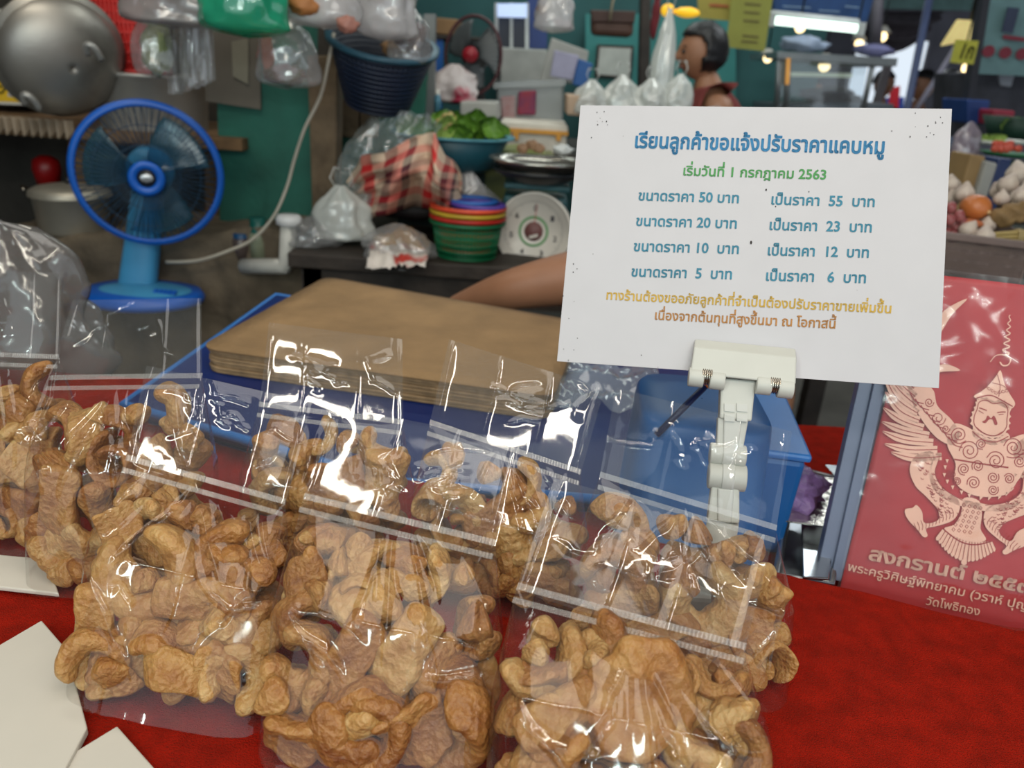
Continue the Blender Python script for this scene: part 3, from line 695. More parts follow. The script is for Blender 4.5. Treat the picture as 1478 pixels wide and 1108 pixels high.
    for p, u, v, layer in pool:
        t_ = thk(u, v); kind, me = rnd.choice(RV if v > .3 else [x for x in RV if x[0] in ('nugget', 'hook')])
        s_ = rnd.uniform(.8, 1.1)*(1 if kind != 'nugget' else rnd.uniform(.8, 1.15))
        hero = layer if isinstance(layer, tuple) else None
        if hero: (kind, me), s_, layer = RV[hero[0]], hero[1]*.9, 0
        elif abs(u) > .75 or v < .25: s_ *= .8
        r = bpy.data.objects.new('pork_rind', me); COL.objects.link(r)
        # most pieces lie with their broad curl facing out of the bag
        nn_ = nv(v); face = nn_.to_track_quat('Y', 'Z'); spin = Matrix.Rotation(rnd.uniform(0, 6.28), 4, 'Y'); tilt = Matrix.Rotation(rnd.gauss(0, .45), 4, 'X') @ Matrix.Rotation(rnd.gauss(0, .45), 4, 'Z')
        if kind in ('strip', 'slab') and rnd.random() < .8: tilt = tilt @ Matrix.Rotation(math.pi/2*rnd.choice((1, -1)), 4, 'X')
        mw = face.to_matrix().to_4x4() @ tilt @ spin
        if kind in ('strip', 'slab'): mw = face.to_matrix().to_4x4() @ Matrix.Rotation(rnd.uniform(0, 6.28), 4, 'Y') @ tilt
        if hero:
            mw = face.to_matrix().to_4x4() @ Matrix.Rotation(hero[2], 4, 'Y')
            if kind in ('strip', 'slab'): mw = mw @ Matrix.Rotation(math.pi/2, 4, 'X')
        pv_ = RP[me.name]; m3 = mw.to_3x3()
        ex = [m3 @ q for q in pv_]; en = max(q.dot(nn_) for q in ex); eo = -min(q.dot(nn_) for q in ex); ee = max(abs(q.dot(e)) for q in ex)
        s_ = min(s_, (2*t_-.004)/(en+eo)) if not hero else min(s_, 2*t_/(en+eo)); en *= s_; eo *= s_; ee *= s_
        d = t_-.003-en if layer == 0 else rnd.uniform(-t_+.003+eo, max(-t_+.003+eo, min(0, t_-.003-en)))
        hw = w/2*(1+(wk-1)*min(1, v*2.2))*.985; x_ = (p-cen(0, v)).dot(e); lim = max(0, hw-ee); p = p + e*(max(-lim, min(lim, x_))-x_)
        lo = min(q.z for q in ex)*s_; p = p+nn_*d
        if p.z+lo < ZT+.005: p.z = ZT+.005-lo
        r.matrix_world = Matrix.Translation(p) @ mw @ Matrix.Scale(s_, 4)
        tag(r, 'golden fried pork rind piece packed in ' + where, 'pork rind', 'pork rinds in '+where)
    return th
snack_bag('clear bag of fried pork rinds at the front, left of the three front bags', 'the front left clear bag', (182, 664), (412, 728), (.475, .465), (213, 528), (450, 580), .52, .40, 1.22, 1, 36, 16, heroes=((205, 828, 0, 1.45, .5), (208, 838, 4, .75, 0), (130, 905, 11, 1.1, 1.4), (235, 950, 1, 1.1, 2.2), (320, 960, 13, 1.0, .9)))
snack_bag('clear bag of fried pork rinds in the middle of the three front bags', 'the front middle clear bag', (438, 720), (715, 788), (.435, .425), (480, 585), (752, 637), .475, .36, 1.16, 2, 38, 14, heroes=((500, 950, 11, 1.2, .9), (430, 960, 10, 1.0, 1.0), (585, 930, 17, 1.3, 1.1), (690, 885, 7, 1.2, 0), (600, 1050, 13, 1.2, .2)))
snack_bag('clear bag of fried pork rinds at the front right, beside bare red cloth', 'the front right clear bag', (745, 850), (1075, 938), (.385, .375), (800, 690), (1117, 775), .44, .30, 1.14, 3, 34, 12, heroes=((930, 1010, 6, 1.8, .55), (880, 945, 9, 1.4, 1.2), (985, 960, 5, 1.1, 0), (720, 1060, 7, 1.1, 0)))
snack_bag('clear bag of fried pork rinds standing just in front of the white card clip', 'the clear bag before the card clip', (865, 688), (1120, 765), (.495, .485), (890, 560), (1142, 622), .525, .455, 1.22, 4, 26, 10, heroes=((1020, 870, 10, 1.3, .3), (985, 838, 15, 1.2, 0), (860, 850, 0, 1.1, 2)))
snack_bag('clear pork rind bag before the front right corner of the paper stack', 'the clear bag before the paper stack corner', (620, 612), (838, 684), (.56, .55), (648, 490), (872, 560), .60, .53, 1.15, 5, 24, 10)
snack_bag('clear pork rind bag with square flap before the middle of the paper stack', 'the clear bag before the paper stack middle', (374, 586), (582, 612), (.58, .575), (388, 465), (581, 489), .62, .55, 1.2, 6, 24, 10)
snack_bag('clear bag of fried pork rinds with flap below the blue fan base', 'the clear bag below the fan base', (72, 548), (292, 545), (.555, .555), (106, 433), (289, 430), .60, .515, 1.16, 7, 28, 12, heroes=((152, 668, 5, 1.15, .6), (85, 720, 11, 1.2, 1.35), (225, 600, 9, 1.0, 2)))
snack_bag('clear bag of fried pork rinds at the far left beside the grey plastic bundle', 'the leftmost clear bag', (-70, 512), (86, 518), (.60, .60), (-60, 392), (88, 392), .65, .555, 1.35, 8, 26, 10)
# ================================================================ background: building shell
FW = RM @ V((0, 0, -1))
def mp(px, py, Y): return (P(px, py, Y)-CAM).dot(FW)/F
dark = M('grimy_wall', (58, 54, 48), .85, var=.35, scale=5, bump=.3)
tealw = M('teal_paint', (52, 128, 124), .6, var=.15, scale=4)
roofm = M('roof_dark', (58, 56, 58), .8, var=.3, scale=3)
struct(MB().box((-1.9, 2.75, 1.6), (3.0, .08, 3.2)).obj('wall_back', dark))
struct(MB().box((-3.4, 2, 1.6), (.08, 10, 3.2)).obj('wall_left', dark))
struct(MB().box((-.5, 4.75, 1.6), (4.2, .08, 3.2)).obj('wall_rear', M('wall_rear_paint', (48, 92, 92), .8, var=.3, scale=2)))
struct(MB().box((13.2, 5, 1.7), (.08, 17, 3.4)).obj('wall_right', dark))
struct(MB().box((4.9, 5.3, 3.2), (16.8, 16.6, .06)).obj('ceiling', roofm))
# ================================================================ left stall: painted panels, post, planks
gpan = M('green_panel', (30, 94, 80), .7, var=.3, scale=7, bump=.15); postw = M('old_post', (104, 88, 68), .85, var=.35, scale=14, bump=.35)
grey = M('grey_card', (104, 98, 88), .8, var=.15, scale=6)
def quad(pxs, Y, nm, mat, label=None, cat=None, th=.02, parent=None, group=None, bevel=0):
    a = [P(x, y, Y) for x, y in pxs]; o = MB().prism(a, (0, th, 0)).obj(nm, mat, parent, bevel=bevel)
    if label: tag(o, label, cat, group)
    return o
quad(((310, -30), (455, -30), (452, 352), (318, 346)), 2.2, 'painted_panel', gpan, 'green painted board left of the wooden post', 'panel', .03)
quad(((484, 60), (620, 60), (600, 330), (484, 330)), 2.45, 'painted_panel', gpan, 'dark green painted board right of the wooden post behind the navy basket', 'panel', .03)
quad(((443, 80), (487, 80), (484, 330), (451, 330)), 2.12, 'wooden_post', postw, 'rough grey wooden post between the two green boards', 'post', .07, bevel=.004)
quad(((612, 20), (628, 20), (622, 700), (607, 700)), 2.6, 'metal_post', M('grey_metal', (122, 126, 126), .5, metal=.4), 'grey metal upright between navy basket and black fan', 'post', .04)
for a, b, l in ((489, 518, 'short weathered plank hanging below navy basket, left of two'), (519, 545, 'short weathered plank hanging below navy basket, right of two')):
    quad(((a, 142), (b, 142), (b-1, 199), (a+1, 197)), 2.419, 'plank', postw, l, 'plank', .03, bevel=.003)
# stone ledge
def ledge(u, v):
    x = -40+480*u; a = P(x, 345-14*u+12*noise.noise(V((u*5, 0, 2))), 2.0); k = v
    p = a + V((0, .45*(1-min(1, k*2)), 0)) - V((0, 0, max(0, k*2-1)*.42)); return p + V((0, .03*noise.noise(p*9), .02*noise.noise(p*14)))
tag(MB().grid(ledge, 80, 40).obj('stone_ledge', M('ledge_stone', (98, 86, 70), .9, var=.4, scale=12, bump=.8, bscale=30)), 'rough stone ledge running behind the blue fan', 'ledge')
# shelf rack at far left
rack = thing('shelf_rack', 'old wooden rack with scalloped metal edge carrying the wok and pots', 'shelf', P(160, 360, 2.3))
rw = M('rack_wood', (110, 84, 56), .8, var=.35, scale=20, bump=.2)
shz = P(60, 178, 2.15).z
MB().box((P(150, 180, 2.3).x-.1, 2.4, shz-.02), (1.1, .5, .03)).obj('shelf_board', rw, rack)
for x0, x1, y0, y1 in ((98, 130, 196, 345), (296, 318, 190, 345)): quad(((x0, y0), (x1, y0), (x1, y1), (x0, y1)), 2.25, 'upright', rw, th=.04, parent=rack)
for y, y2 in ((196, 208), (222, 230), (310, 326)): quad(((100, y), (316, y+5), (316, y2+5), (100, y2)), 2.28, 'cross_board', rw, th=.03, parent=rack)
mb = MB()
def scal(u, v):
    p = P(-10+112*u, 166+8*u, 2.12); w = abs(math.sin(u*math.pi*9)); m = mp(50, 180, 2.12)
    return p + V((0, .01*math.cos(u*math.pi*18), -m*(14+12*w)*v))
mb.grid(scal, 120, 6).obj('scalloped_edge', M('zinc_edge', (146, 130, 110), .6, var=.3, scale=20), rack, solid=.003)
# carton
ct = thing('carton', 'white and yellow cardboard carton at the top left corner behind the wok', 'box', P(10, 150, 2.45))
quad(((-60, 15), (36, 12), (38, 152), (-60, 148)), 2.45, 'carton_body', M('carton_white', (214, 212, 204), .7), th=.25, parent=ct)
quad(((-60, 88), (36, 90), (36, 148), (-60, 144)), 2.449, 'yellow_band', M('carton_yellow', (232, 190, 40), .7), th=.002, parent=ct)
quad(((2, 14), (22, 14), (20, 42), (0, 40)), 2.448, 'printed_patch', M('carton_gold', (206, 176, 96), .7), th=.002, parent=ct)
quad(((12, 128), (32, 130), (31, 141), (11, 139)), 2.448, 'barcode_patch', M('card_white', (0, 0, 0)), th=.002, parent=ct)
mb = MB()
for k in range(9): a = P(13.5+2*k, 129.5, 2.4475); mb.box(a-V((0, 0, .008)), (.0018*(1+k % 2), .0005, .016))
mb.obj('barcode', M('print_black', (24, 24, 24), .7), ct)
text_on('carton_lettering', 'A 12', MC['print_black'], ct, P(4, 72, 2.447), P(19, 72, 2.447), .035, V((0, 0, 1)), .03)
mb = MB(); m = mp(5, 110, 2.45)
for k in range(4): mb.tube([P(-2+3*k, 95+9*k, 2.446), P(5+k, 98+9*k, 2.446), P(4, 106+9*k, 2.446), P(-3, 107+9*k, 2.446)], .0025, 6)
mb.obj('printed_figure', MC['print_black'], ct)
# ================================================================ cookware
alum = M('dull_aluminium', (186, 184, 178), .42, metal=.55, var=.25, scale=5, bump=.06)
sooty = M('sooty_aluminium', (176, 172, 164), .46, metal=.8, scale=3.4, rgb2=(40, 34, 28), thr=(.5, .68), bump=.05)
def cap(mb, c, ax, R, h, n=44, m=12, lip=.012):
    pr = []
    for k in range(m+1): a = k/m*math.pi/2; pr.append((max(1e-4, R*math.sin(a)), h*math.cos(a)))
    pr += [(R+lip, -.004), (R+lip, -.010)]
    return mb.lathe(pr, c, n, axis=ax)
wc = P(84, 82, 2.05); m = mp(98, 82, 2.05)
wok = thing('wok', 'large dented aluminium wok tipped on its side with a sooty round bottom', 'wok', wc-V((0, 0, .22)))
cap(MB(), wc+V((-.02, .05, .0)), V((.66, -.62, -.30)), 84*m, 46*m).obj('bowl', sooty, wok, solid=.003)
for (x, y, r) in ((136, 80, 14), (46, 152, 15)):
    c = P(x, y, 1.98); MB().tube([c+V((math.cos(a)*r*m*.55, -.02*math.sin(a), math.sin(a)*r*m)) for a in [k*math.pi/9-.4 for k in range(11)]], .008, 8).obj('loop_handle', alum, wok)
pot = thing('stock_pot', 'wide aluminium stock pot with black handle on the shelf behind the fan', 'pot', P(225, 205, 2.25))
pc_ = P(226, 200, 2.32); m = mp(226, 160, 2.3)
MB().lathe([(.001, 0), (66*m, 0), (72*m, 10*m), (78*m, 84*m), (84*m, 86*m), (84*m, 90*m), (77*m, 90*m), (72*m, 60*m), (66*m, 8*m), (.001, 6*m)], pc_, 48).obj('pot_body', alum, pot)
bp_ = MC.get('black_plastic'); c = pc_+V((-66*m, -.06, 92*m)); MB().tube([c+V((-6*m, 0, -4*m)), c+V((-7*m, -.01, 13*m)), c+V((17*m, -.01, 13*m)), c+V((22*m, 0, -6*m))], .009, 8).obj('handle', bp_, pot)
redp = M('red_plastic', (196, 40, 36), .5, var=.1)
rb_ = thing('red_basket', 'upturned red slotted plastic basket standing on the stock pot', 'basket', pc_+V((-.03, 0, 91*m)))
bx0, bz0 = pc_+V((-.045, -.02, 91*m)), None
mb = MB(); bw, bh = 74*m, 98*m
def bslot(mb, c, w, d, h, tx, nx=13, nz=8, r=.004):
    for k in range(nx+1):
        a = -1+2*k/nx
        for sy in (-1, 1): mb.cyl(c+V((a*w/2, sy*d/2, 0)), c+V((a*w/2*tx, sy*d/2*tx, h)), r, n=5); mb.cyl(c+V((sy*w/2, a*d/2, 0)), c+V((sy*w/2*tx, a*d/2*tx, h)), r, n=5)
    for j in range(nz+1):
        f = 1+(tx-1)*j/nz; z = h*j/nz; q = [c+V((sx*w/2*f, sy*d/2*f, z)) for sx, sy in ((-1, -1), (1, -1), (1, 1), (-1, 1))]
        mb.tube(q, r*(1.9 if j in (0, nz) else 1.0), 6, True)
bslot(mb, bx0, bw*1.12, bw, bh, .86); mb.obj('slotted_wall', redp, rb_)
MB().box(bx0+V((0, 0, bh*.5)), (bw*.98, bw*.85, bh*.97), taper=1.14).obj('inner_wall', redp, rb_); 
# lidded rice pot and red cup
rp_ = P(110, 336, 2.08); m = mp(110, 300, 2.08)
rice = thing('lidded_pot', 'small aluminium pot with flat lid on the stone ledge left of the fan', 'pot', rp_)
MB().lathe([(.001, 0), (38*m, 0), (46*m, 8*m), (50*m, 52*m), (54*m, 54*m), (54*m, 57*m), (.001, 57*m)], rp_, 40).obj('pot_body', M('pale_aluminium', (176, 170, 156), .42, metal=.6, var=.2, scale=8), rice)
rlid = MB().lathe([(53*m, 57*m), (53*m, 61*m), (44*m, 66*m), (20*m, 70*m), (.001, 71*m)], rp_, 40).obj('lid', MC['pale_aluminium'], rice)
MB().lathe([(.001, 80*m), (5*m, 79*m), (6*m, 75*m), (3*m, 70*m)], rp_, 16).obj('lid_knob', bp_, rlid)
MB().tube([rp_+V((-54*m, 0, 56*m)), rp_+V((-60*m, -.03, 66*m)), rp_+V((-50*m, -.05, 62*m))], .003, 6).obj('wire_bail', steel, rice)
c = P(71, 266, 2.3); m = mp(71, 250, 2.3); MB().lathe([(.001, 0), (15*m, 0), (19*m, 22*m), (17*m, 34*m), (8*m, 40*m), (.001, 41*m)], c, 28).obj('red_cup', M('deep_red_plastic', (140, 12, 14), .4))
tag(bpy.data.objects['red_cup'], 'round dark red plastic cup turned upside down behind the small lidded pot', 'cup')
# ================================================================ blue desk fan
fan_b = M('fan_blue', (16, 92, 190), .35, var=.06); fan_l = M('fan_light_blue', (70, 150, 196), .4, var=.06); fan_k = M('fan_black', (26, 30, 34), .4)
fc = P(214, 252, 1.9); m = mp(214, 252, 1.9); fa = V((.36, -.92, -.02)).normalized()
fb_ = P(208, 432, 1.92)
fan = thing('desk_fan', 'blue desk fan with pale blue neck standing on the stone ledge', 'fan', fb_)
Rf = 98*m
e1 = fa.cross(V((0, 0, 1))).normalized(); e2 = e1.cross(fa).normalized()
def circ(c, r, n=56, ph=0): return [c+e1*r*math.cos(2*math.pi*k/n+ph)+e2*r*math.sin(2*math.pi*k/n+ph) for k in range(n)]
MB().tube(circ(fc, Rf), .0058, 10, True, flat=1.6).obj('guard_ring', fan_b, fan)
hub = fc+fa*.055
mb = MB()
for k in range(72):
    a = 2*math.pi*k/72; d = e1*math.cos(a)+e2*math.sin(a); mb.tube([fc+d*Rf, fc+d*Rf*.72+fa*.032, fc+d*Rf*.2+fa*.05], .0011, 4)
for rr in (.45, .72): mb.tube(circ(fc+fa*(.045 if rr < .6 else .032), Rf*rr, 48), .0012, 4, True)
mb.obj('front_guard', M('fan_wire', (30, 60, 84), .4), fan)
mb = MB()
for k in range(48):
    a = 2*math.pi*k/48; d = e1*math.cos(a)+e2*math.sin(a); mb.tube([fc+d*Rf, fc+d*Rf*.8-fa*.05, fc+d*Rf*.3-fa*.075], .0011, 4)
mb.obj('rear_guard', MC['fan_wire'], fan)
MB().lathe([(.020, .004), (.030, -.006), (.040, 0), (.041, .006), (.034, .011), (.024, .008), (.020, .004)], hub, 36, axis=fa).obj('badge_ring', fan_b, fan)
fbadge = MB().lathe([(.001, .005), (.022, .004), (.026, -.008), (.001, -.01)], hub, 28, axis=fa).obj('badge', fan_k, fan)
MB().lathe([(.001, .0065), (.008, .0063), (.010, .005)], hub+e2*.001, 8, axis=fa, sx=1.5).obj('badge_mark', M('badge_silver', (196, 200, 204), .3, metal=.6), fbadge)
MB().lathe([(.001, .03), (.022, .028), (.03, 0), (.03, -.03)], fc-fa*.0, 28, axis=fa).obj('blade_hub', fan_k, fan)
bladem = FILM('blade_clear', tint=(.42, .66, .78), haze=.10, hazecol=(.16, .45, .62), gain=.8, rough=.2)
for k in range(3):
    a0 = 2.2+k*2*math.pi/3
    def bl(u, v, a0=a0):
        r = .03+(Rf*.86-.03)*v; a = a0+(u-.5)*(1.25-.15*v)+.25*v; return fc + (e1*math.cos(a)+e2*math.sin(a))*r + fa*(.028*(u-.5)*2*(1-.4*v))
    MB().grid(bl, 12, 12).obj('blade', bladem, fan, solid=.002)
MB().lathe([(.001, -.16), (.04, -.155), (.055, -.12), (.058, -.08), (.05, -.05), (.001, -.05)], fc, 32, axis=fa).obj('motor_housing', fan_l, fan)
nk = fc-fa*.10
def neck(u, v):
    a = 2*math.pi*u; c = nk.lerp(fb_+V((-.03, .03, .02)), v); w = .036+.012*v; p = 3; ca, sa = math.cos(a), math.sin(a); mm = (abs(ca)**p+abs(sa)**p)**(-1/p)
    return c+V((ca*w*mm, sa*.03*mm, 0))
MB().grid(neck, 32, 20, True).obj('neck', fan_l, fan)
MB().lathe([(.001, 0), (.146, 0), (.150, .012), (.140, .026), (.08, .034), (.001, .036)], fb_, 48, sx=1.03, sy=.8).obj('base', fan_b, fan)
fplate = MB().lathe([(.118, .030), (.10, .0345), (.05, .039), (.001, .041)], fb_+V((.01, -.01, 0)), 40, sx=1.0, sy=.62).obj('base_plate', fan_l, fan)
for k in range(5): MB().box(fb_+V((.055+.012*k, -.045, .0385)), (.009, .014, .007), R3(x=12)).obj('switch', fan_b, fplate, bevel=.001)
# white mains cable
cabm = M('cable_white', (178, 172, 158), .5)
pts = [P(x, y, Y) for x, y, Y in ((482, 48, 2.0), (474, 90, 1.98), (462, 140, 1.98), (440, 185, 1.98), (425, 230, 1.98), (414, 270, 1.97), (395, 312, 1.95), (365, 345, 1.92), (330, 362, 1.9), (285, 376, 1.9), (240, 378, 1.93))]
mb = MB(); mb.tube([p for p in smoothp([V(p) for p in pts], 6, False)], .0042, 8); tag(mb.obj('cable', cabm), 'thin white cable hanging past the wooden post down to the fan', 'cable')
# pvc pipe and jars
pv = M('pvc_white', (206, 204, 196), .45, var=.12, scale=18); pvc = thing('drain_pipe', 'bent white plastic pipe with round white cap beside the dark stall table', 'pipe', P(412, 392, 1.92)); m = mp(415, 350, 1.92)
a, b, c, d = P(417, 318, 1.92), P(414, 378, 1.92), P(411, 384, 1.92), P(352, 384, 1.98)
MB().tube([a, b, c, c.lerp(d, .15), d], 11.5*m, 16).obj('pipe', pv, pvc); MB().lathe([(.001, 9*m), (15*m, 8*m), (18*m, 4*m), (18*m, -5*m), (12*m, -7*m)], a, 28).obj('cap', M('pvc_cap', (226, 226, 226), .4), pvc)
for x, w, h, lab, lidc in ((350, 13, 36, 'small dark jar with blue lid on the ledge, left of the jar with teal lid', (22, 70, 110)), (375, 13, 46, 'pale glass jar with tall teal lid on the ledge beside the white pipe', (18, 92, 84))):
    c = P(x, 372, 2.02); m = mp(x, 372, 2.02); j = thing('jar', lab, 'jar', c)
    MB().lathe([(.001, 0), (w*m, 0), (w*m, h*.72*m), (w*.8*m, h*.82*m)], c, 24).obj('jar_body', M('jar_glass_%d' % x, (86, 74, 70) if x < 360 else (140, 146, 122), .25, var=.3), j)
    MB().lathe([(w*.85*m, h*.8*m), (w*.85*m, (h*1.0+(12 if x > 360 else 0))*m), (.001, (h*1.0+(12 if x > 360 else 0))*m)], c, 24).obj('lid', M('jar_lid_%d' % x, lidc, .4), j)
# ================================================================ bags and other things hanging along the top left
def sackmesh(mb, c, w, h, d, seed, amp=.18, neck=.25, n=44, mm=30):
    sd = V((seed*3.1, seed, seed*1.3))
    def f(u, v):
        a = 2*math.pi*u; k = v
        r = math.sin(math.pi*min(1, (1-k)*.62+.02))**.6 if k < .78 else (1-(k-.78)/.22)*(math.sin(math.pi*(.22*.62+.02))**.6)*(1-neck)+neck*.5
        if k < .08: r *= (k/.08)**.5
        fold = 1+amp*noise.noise(V((math.cos(a)*1.6, math.sin(a)*1.6, k*2.4))+sd)+amp*.5*math.sin(a*7+seed+3*noise.noise(V((k*3, 2, seed))))*k+amp*.4*noise.noise(V((math.cos(a)*4, math.sin(a)*4, k*7))+sd)
        return c+V((math.cos(a)*w/2*r*fold, math.sin(a)*d/2*r*fold, h*k+.03*h*noise.noise(V((math.cos(a), math.sin(a), k*3))+sd)))
    return mb.grid(f, n, mm, True)
def hangbag(label, px, py0, py1, wpx, Y, mat, seed, loops=True, cat='bag', nm='plastic_bag', amp=.2, depth=.7, group=None):
    m = mp(px, (py0+py1)/2, Y); c = P(px, py1, Y); t = thing(nm, label, cat, c, group); h = (py1-py0)*m; w = wpx*m
    sackmesh(MB(), c, w, h, w*depth, seed, amp).obj('bag_film', mat, t)
    if loops:
        for s_ in (-1, 1):
            a = c+V((s_*w*.10, 0, h*.97)); MB().tube([a, a+V((s_*w*.08, 0, h*.15)), a+V((s_*w*.02, .01, h*.32)), a+V((-s_*w*.06, .01, h*.3))], .004, 6, flat=.4).obj('handle', mat, t)
    return t, c, w, h
clr = FILM('bag_clear_hang', tint=(.86, .86, .86), haze=.20, hazecol=(.75, .75, .76), gain=1.5, rough=.09)
milk = FILM('bag_milky', tint=(.8, .8, .8), haze=.5, hazecol=(.78, .76, .76), gain=1.5, rough=.12)
grn = FILM('bag_green', tint=(.25, .75, .5), haze=.62, hazecol=(.03, .42, .24), gain=1.6, rough=.12)
gry = FILM('bag_grey', tint=(.7, .7, .7), haze=.6, hazecol=(.36, .34, .33), gain=1.5, rough=.12)
def lump(label, cat, px, py, rx, ry, Y, mat, seed=1, amp=.3, nm=None, group=None, dz=.7):
    m = mp(px, py, Y); return tag(MB().blob(P(px, py, Y), (rx*m, rx*m*dz, ry*m), amp, 1.8, seed).obj(nm or cat.replace(' ', '_'), mat), label, cat, group)
hangbag('bright green plastic bag hanging at the top left', 358, -75, 54, 128, 1.75, grn, 3, False)
hangbag('grey crumpled plastic bag hanging left of the bright green bag', 248, -55, 42, 150, 1.8, gry, 5, False)
hangbag('clear bag of red peppers hanging below the green bag, in front of the post', 417, 30, 128, 92, 1.9, clr, 7)
lump('red pepper heap inside the hanging clear bag before the post', 'peppers', 412, 108, 30, 14, 1.9, M('pepper_red', (122, 44, 40), .4, rgb2=(70, 84, 50), scale=25), 2)
lump('long orange chilli inside the hanging clear bag before the post', 'chilli', 386, 75, 9, 30, 1.9, M('chilli_orange', (178, 86, 52), .4), 4)
hangbag('clear bag with cabbage leaves hanging beside the red basket', 226, 20, 112, 58, 1.92, clr, 9)
lump('pale cabbage leaves inside the clear bag beside the red basket', 'cabbage', 226, 70, 21, 36, 1.92, M('cabbage_pale', (170, 176, 128), .5, rgb2=(92, 116, 60), scale=14, bump=.5), 6, .4)
# roll of clear bags: long hanging sleeves
sl_t = thing('bag_bundle', 'bundle of clear unused plastic sleeves hanging left of the grey card', 'plastic bags', P(266, 138, 1.95))
random.seed(12)
for k in range(6):
    x = 236+9*k
    def sv(u, v, x=x, k=k): p = P(x+26*u+6*v, 10+(126-4*k)*v, 1.95-.012*k); return p+V((0, .012*math.sin(u*5+k)+.006*noise.noise(V((u*4, v*3, k))), 0))
    MB().grid(sv, 14, 16).obj('sleeve', FILM('sleeve_film', tint=(.84, .84, .84), haze=.3, hazecol=(.55, .55, .54), gain=2.0, rough=.1), sl_t)
quad(((292, 35), (374, 30), (376, 158), (297, 146)), 2.189, 'grey_card', grey, 'grey cardboard sheet hanging on the green board', 'cardboard', .01)
quad(((334, 60), (358, 55), (358, 122), (336, 110)), 2.184, 'paper_note', M('note_paper', (136, 132, 116), .8), 'pale worn note pinned on the grey cardboard sheet', 'note', .004)
hangbag('clear bag with brown and cream food hanging right of the green bag', 470, -70, 42, 112, 1.85, milk, 11, False)
lump('orange brown bread inside the clear bag right of the green bag', 'bread', 440, 8, 24, 14, 1.8, M('bread_orange', (170, 112, 62), .6), 3)
lump('pink sausage ball in the clear bag above the navy basket', 'sausage', 502, 36, 16, 12, 1.78, M('sausage_pink', (164, 112, 98), .5), 3)
hangbag('crinkled clear plastic bag hanging above the navy basket', 556, -60, 58, 84, 1.9, milk, 13, False, amp=.3)
hangbag('clear bag with brown snacks at the right rim of the navy basket', 590, 14, 96, 64, 2.0, clr, 15, True)
lump('dark brown snacks inside the clear bag at the navy basket rim', 'snacks', 592, 50, 22, 20, 2.0, M('snack_brown', (94, 62, 56), .5, var=.4, scale=20), 5)
lump('tan paper parcel lying in the navy basket', 'parcel', 576, 70, 26, 14, 2.08, M('parcel_tan', (142, 110, 76), .7), 8)
poles_ = MB().cyl(P(-200, -85, 1.86), P(800, -85, 1.86), .02, n=12).obj('hanging_rail', rw); tag(poles_, 'wooden rail above the stall from which the plastic bags hang', 'rail')
# navy basket
nb = P(545, 148, 2.1); m = mp(545, 110, 2.1)
nbk = thing('navy_basket', 'large navy blue slotted plastic basket hanging right of the wooden post', 'basket', nb)
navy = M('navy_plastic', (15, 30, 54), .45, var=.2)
R0, R1, hh = 46*m, 72*m, 84*m; nax = V((.15, -.30, 1)).normalized()
Rn = nax.to_track_quat('Z', 'Y').to_matrix()
mb = MB()
for j in range(13):
    k = j/12; r = R0+(R1-R0)*k; mb.tube([nb+Rn @ V((r*math.cos(a), r*math.sin(a), hh*k)) for a in [i*math.pi/24 for i in range(48)]], .0045, 6, True)
for i in range(60):
    a = i*math.pi/30; mb.tube([nb+Rn @ V((R0*math.cos(a), R0*math.sin(a), 0)), nb+Rn @ V((R1*math.cos(a), R1*math.sin(a), hh))], .0032, 5)
mb.obj('slotted_wall', navy, nbk); MB().lathe([(.001, 0), (R0, 0), (R0, .004), (.001, .004)], nb, 40, axis=nax).obj('bottom', navy, nbk)
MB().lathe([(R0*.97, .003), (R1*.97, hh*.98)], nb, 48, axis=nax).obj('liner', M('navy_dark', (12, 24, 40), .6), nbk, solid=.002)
MB().lathe([(R1, hh-.004), (R1+.012, hh-.004), (R1+.013, hh+.006), (R1-.003, hh+.006)], nb, 48, axis=nax).obj('rim', M('navy_rim', (44, 86, 104), .4), nbk)
# ================================================================ stall table in the middle
tz = P(600, 372, 1.85).z
mt = thing('stall_table', 'dark wooden stall table carrying baskets, checked cloth and scale', 'table', (.1, 2.0, 0))
dk = M('dark_wood', (52, 44, 38), .6, var=.35, scale=16, bump=.2)
x0 = P(420, 370, 1.85).x; x1 = P(1150, 380, 2.0).x
MB().box(((x0+x1)/2, 2.18, tz-.02), (x1-x0, .72, .035)).obj('table_top', dk, mt, bevel=.003)
MB().box(((x0+x1)/2, 1.86, tz-.075), (x1-x0-.06, .03, .07)).obj('apron', dk, mt)
for x in (x0+.05, x1-.05):
    for y in (1.87, 2.49): MB().box((x, y, (tz-.04)/2), (.05, .05, tz-.04)).obj('leg', dk, mt)
TZ = tz
# stack of plastic baskets
def onT(px, py, Y=None): return G(px, py, TZ)
bc = P(672, 391, 1.92); bc.z = TZ; m = mp(672, 360, 1.92)
def rbask(nm, label, z, r0, r1, h, mat, c=bc):
    t = thing(nm, label, 'basket', c+V((0, 0, z)), 'round baskets stacked on the dark table')
    mb = MB()
    for j in range(6): k = j/5; mb.tube([c+V((math.cos(a)*(r0+(r1-r0)*k), math.sin(a)*(r0+(r1-r0)*k), z+h*k)) for a in [i*math.pi/20 for i in range(40)]], .003, 6, True)
    for i in range(56): a = i*math.pi/28; mb.tube([c+V((math.cos(a)*r0, math.sin(a)*r0, z)), c+V((math.cos(a)*r1, math.sin(a)*r1, z+h))], .0026, 5)
    mb.obj('slotted_wall', mat, t)
    MB().lathe([(.001, z), (r0, z), (r0*.98, z+.003), (r1*.96, z+h*.97)], c, 40).obj('inner_wall', mat, t)
    MB().lathe([(r1-.003, z+h-.004), (r1+.009, z+h-.005), (r1+.010, z+h+.003), (r1-.003, z+h+.004)], c, 40).obj('rim', mat, t)
    return t
g_ = M('basket_green', (10, 106, 66), .45, var=.15); 
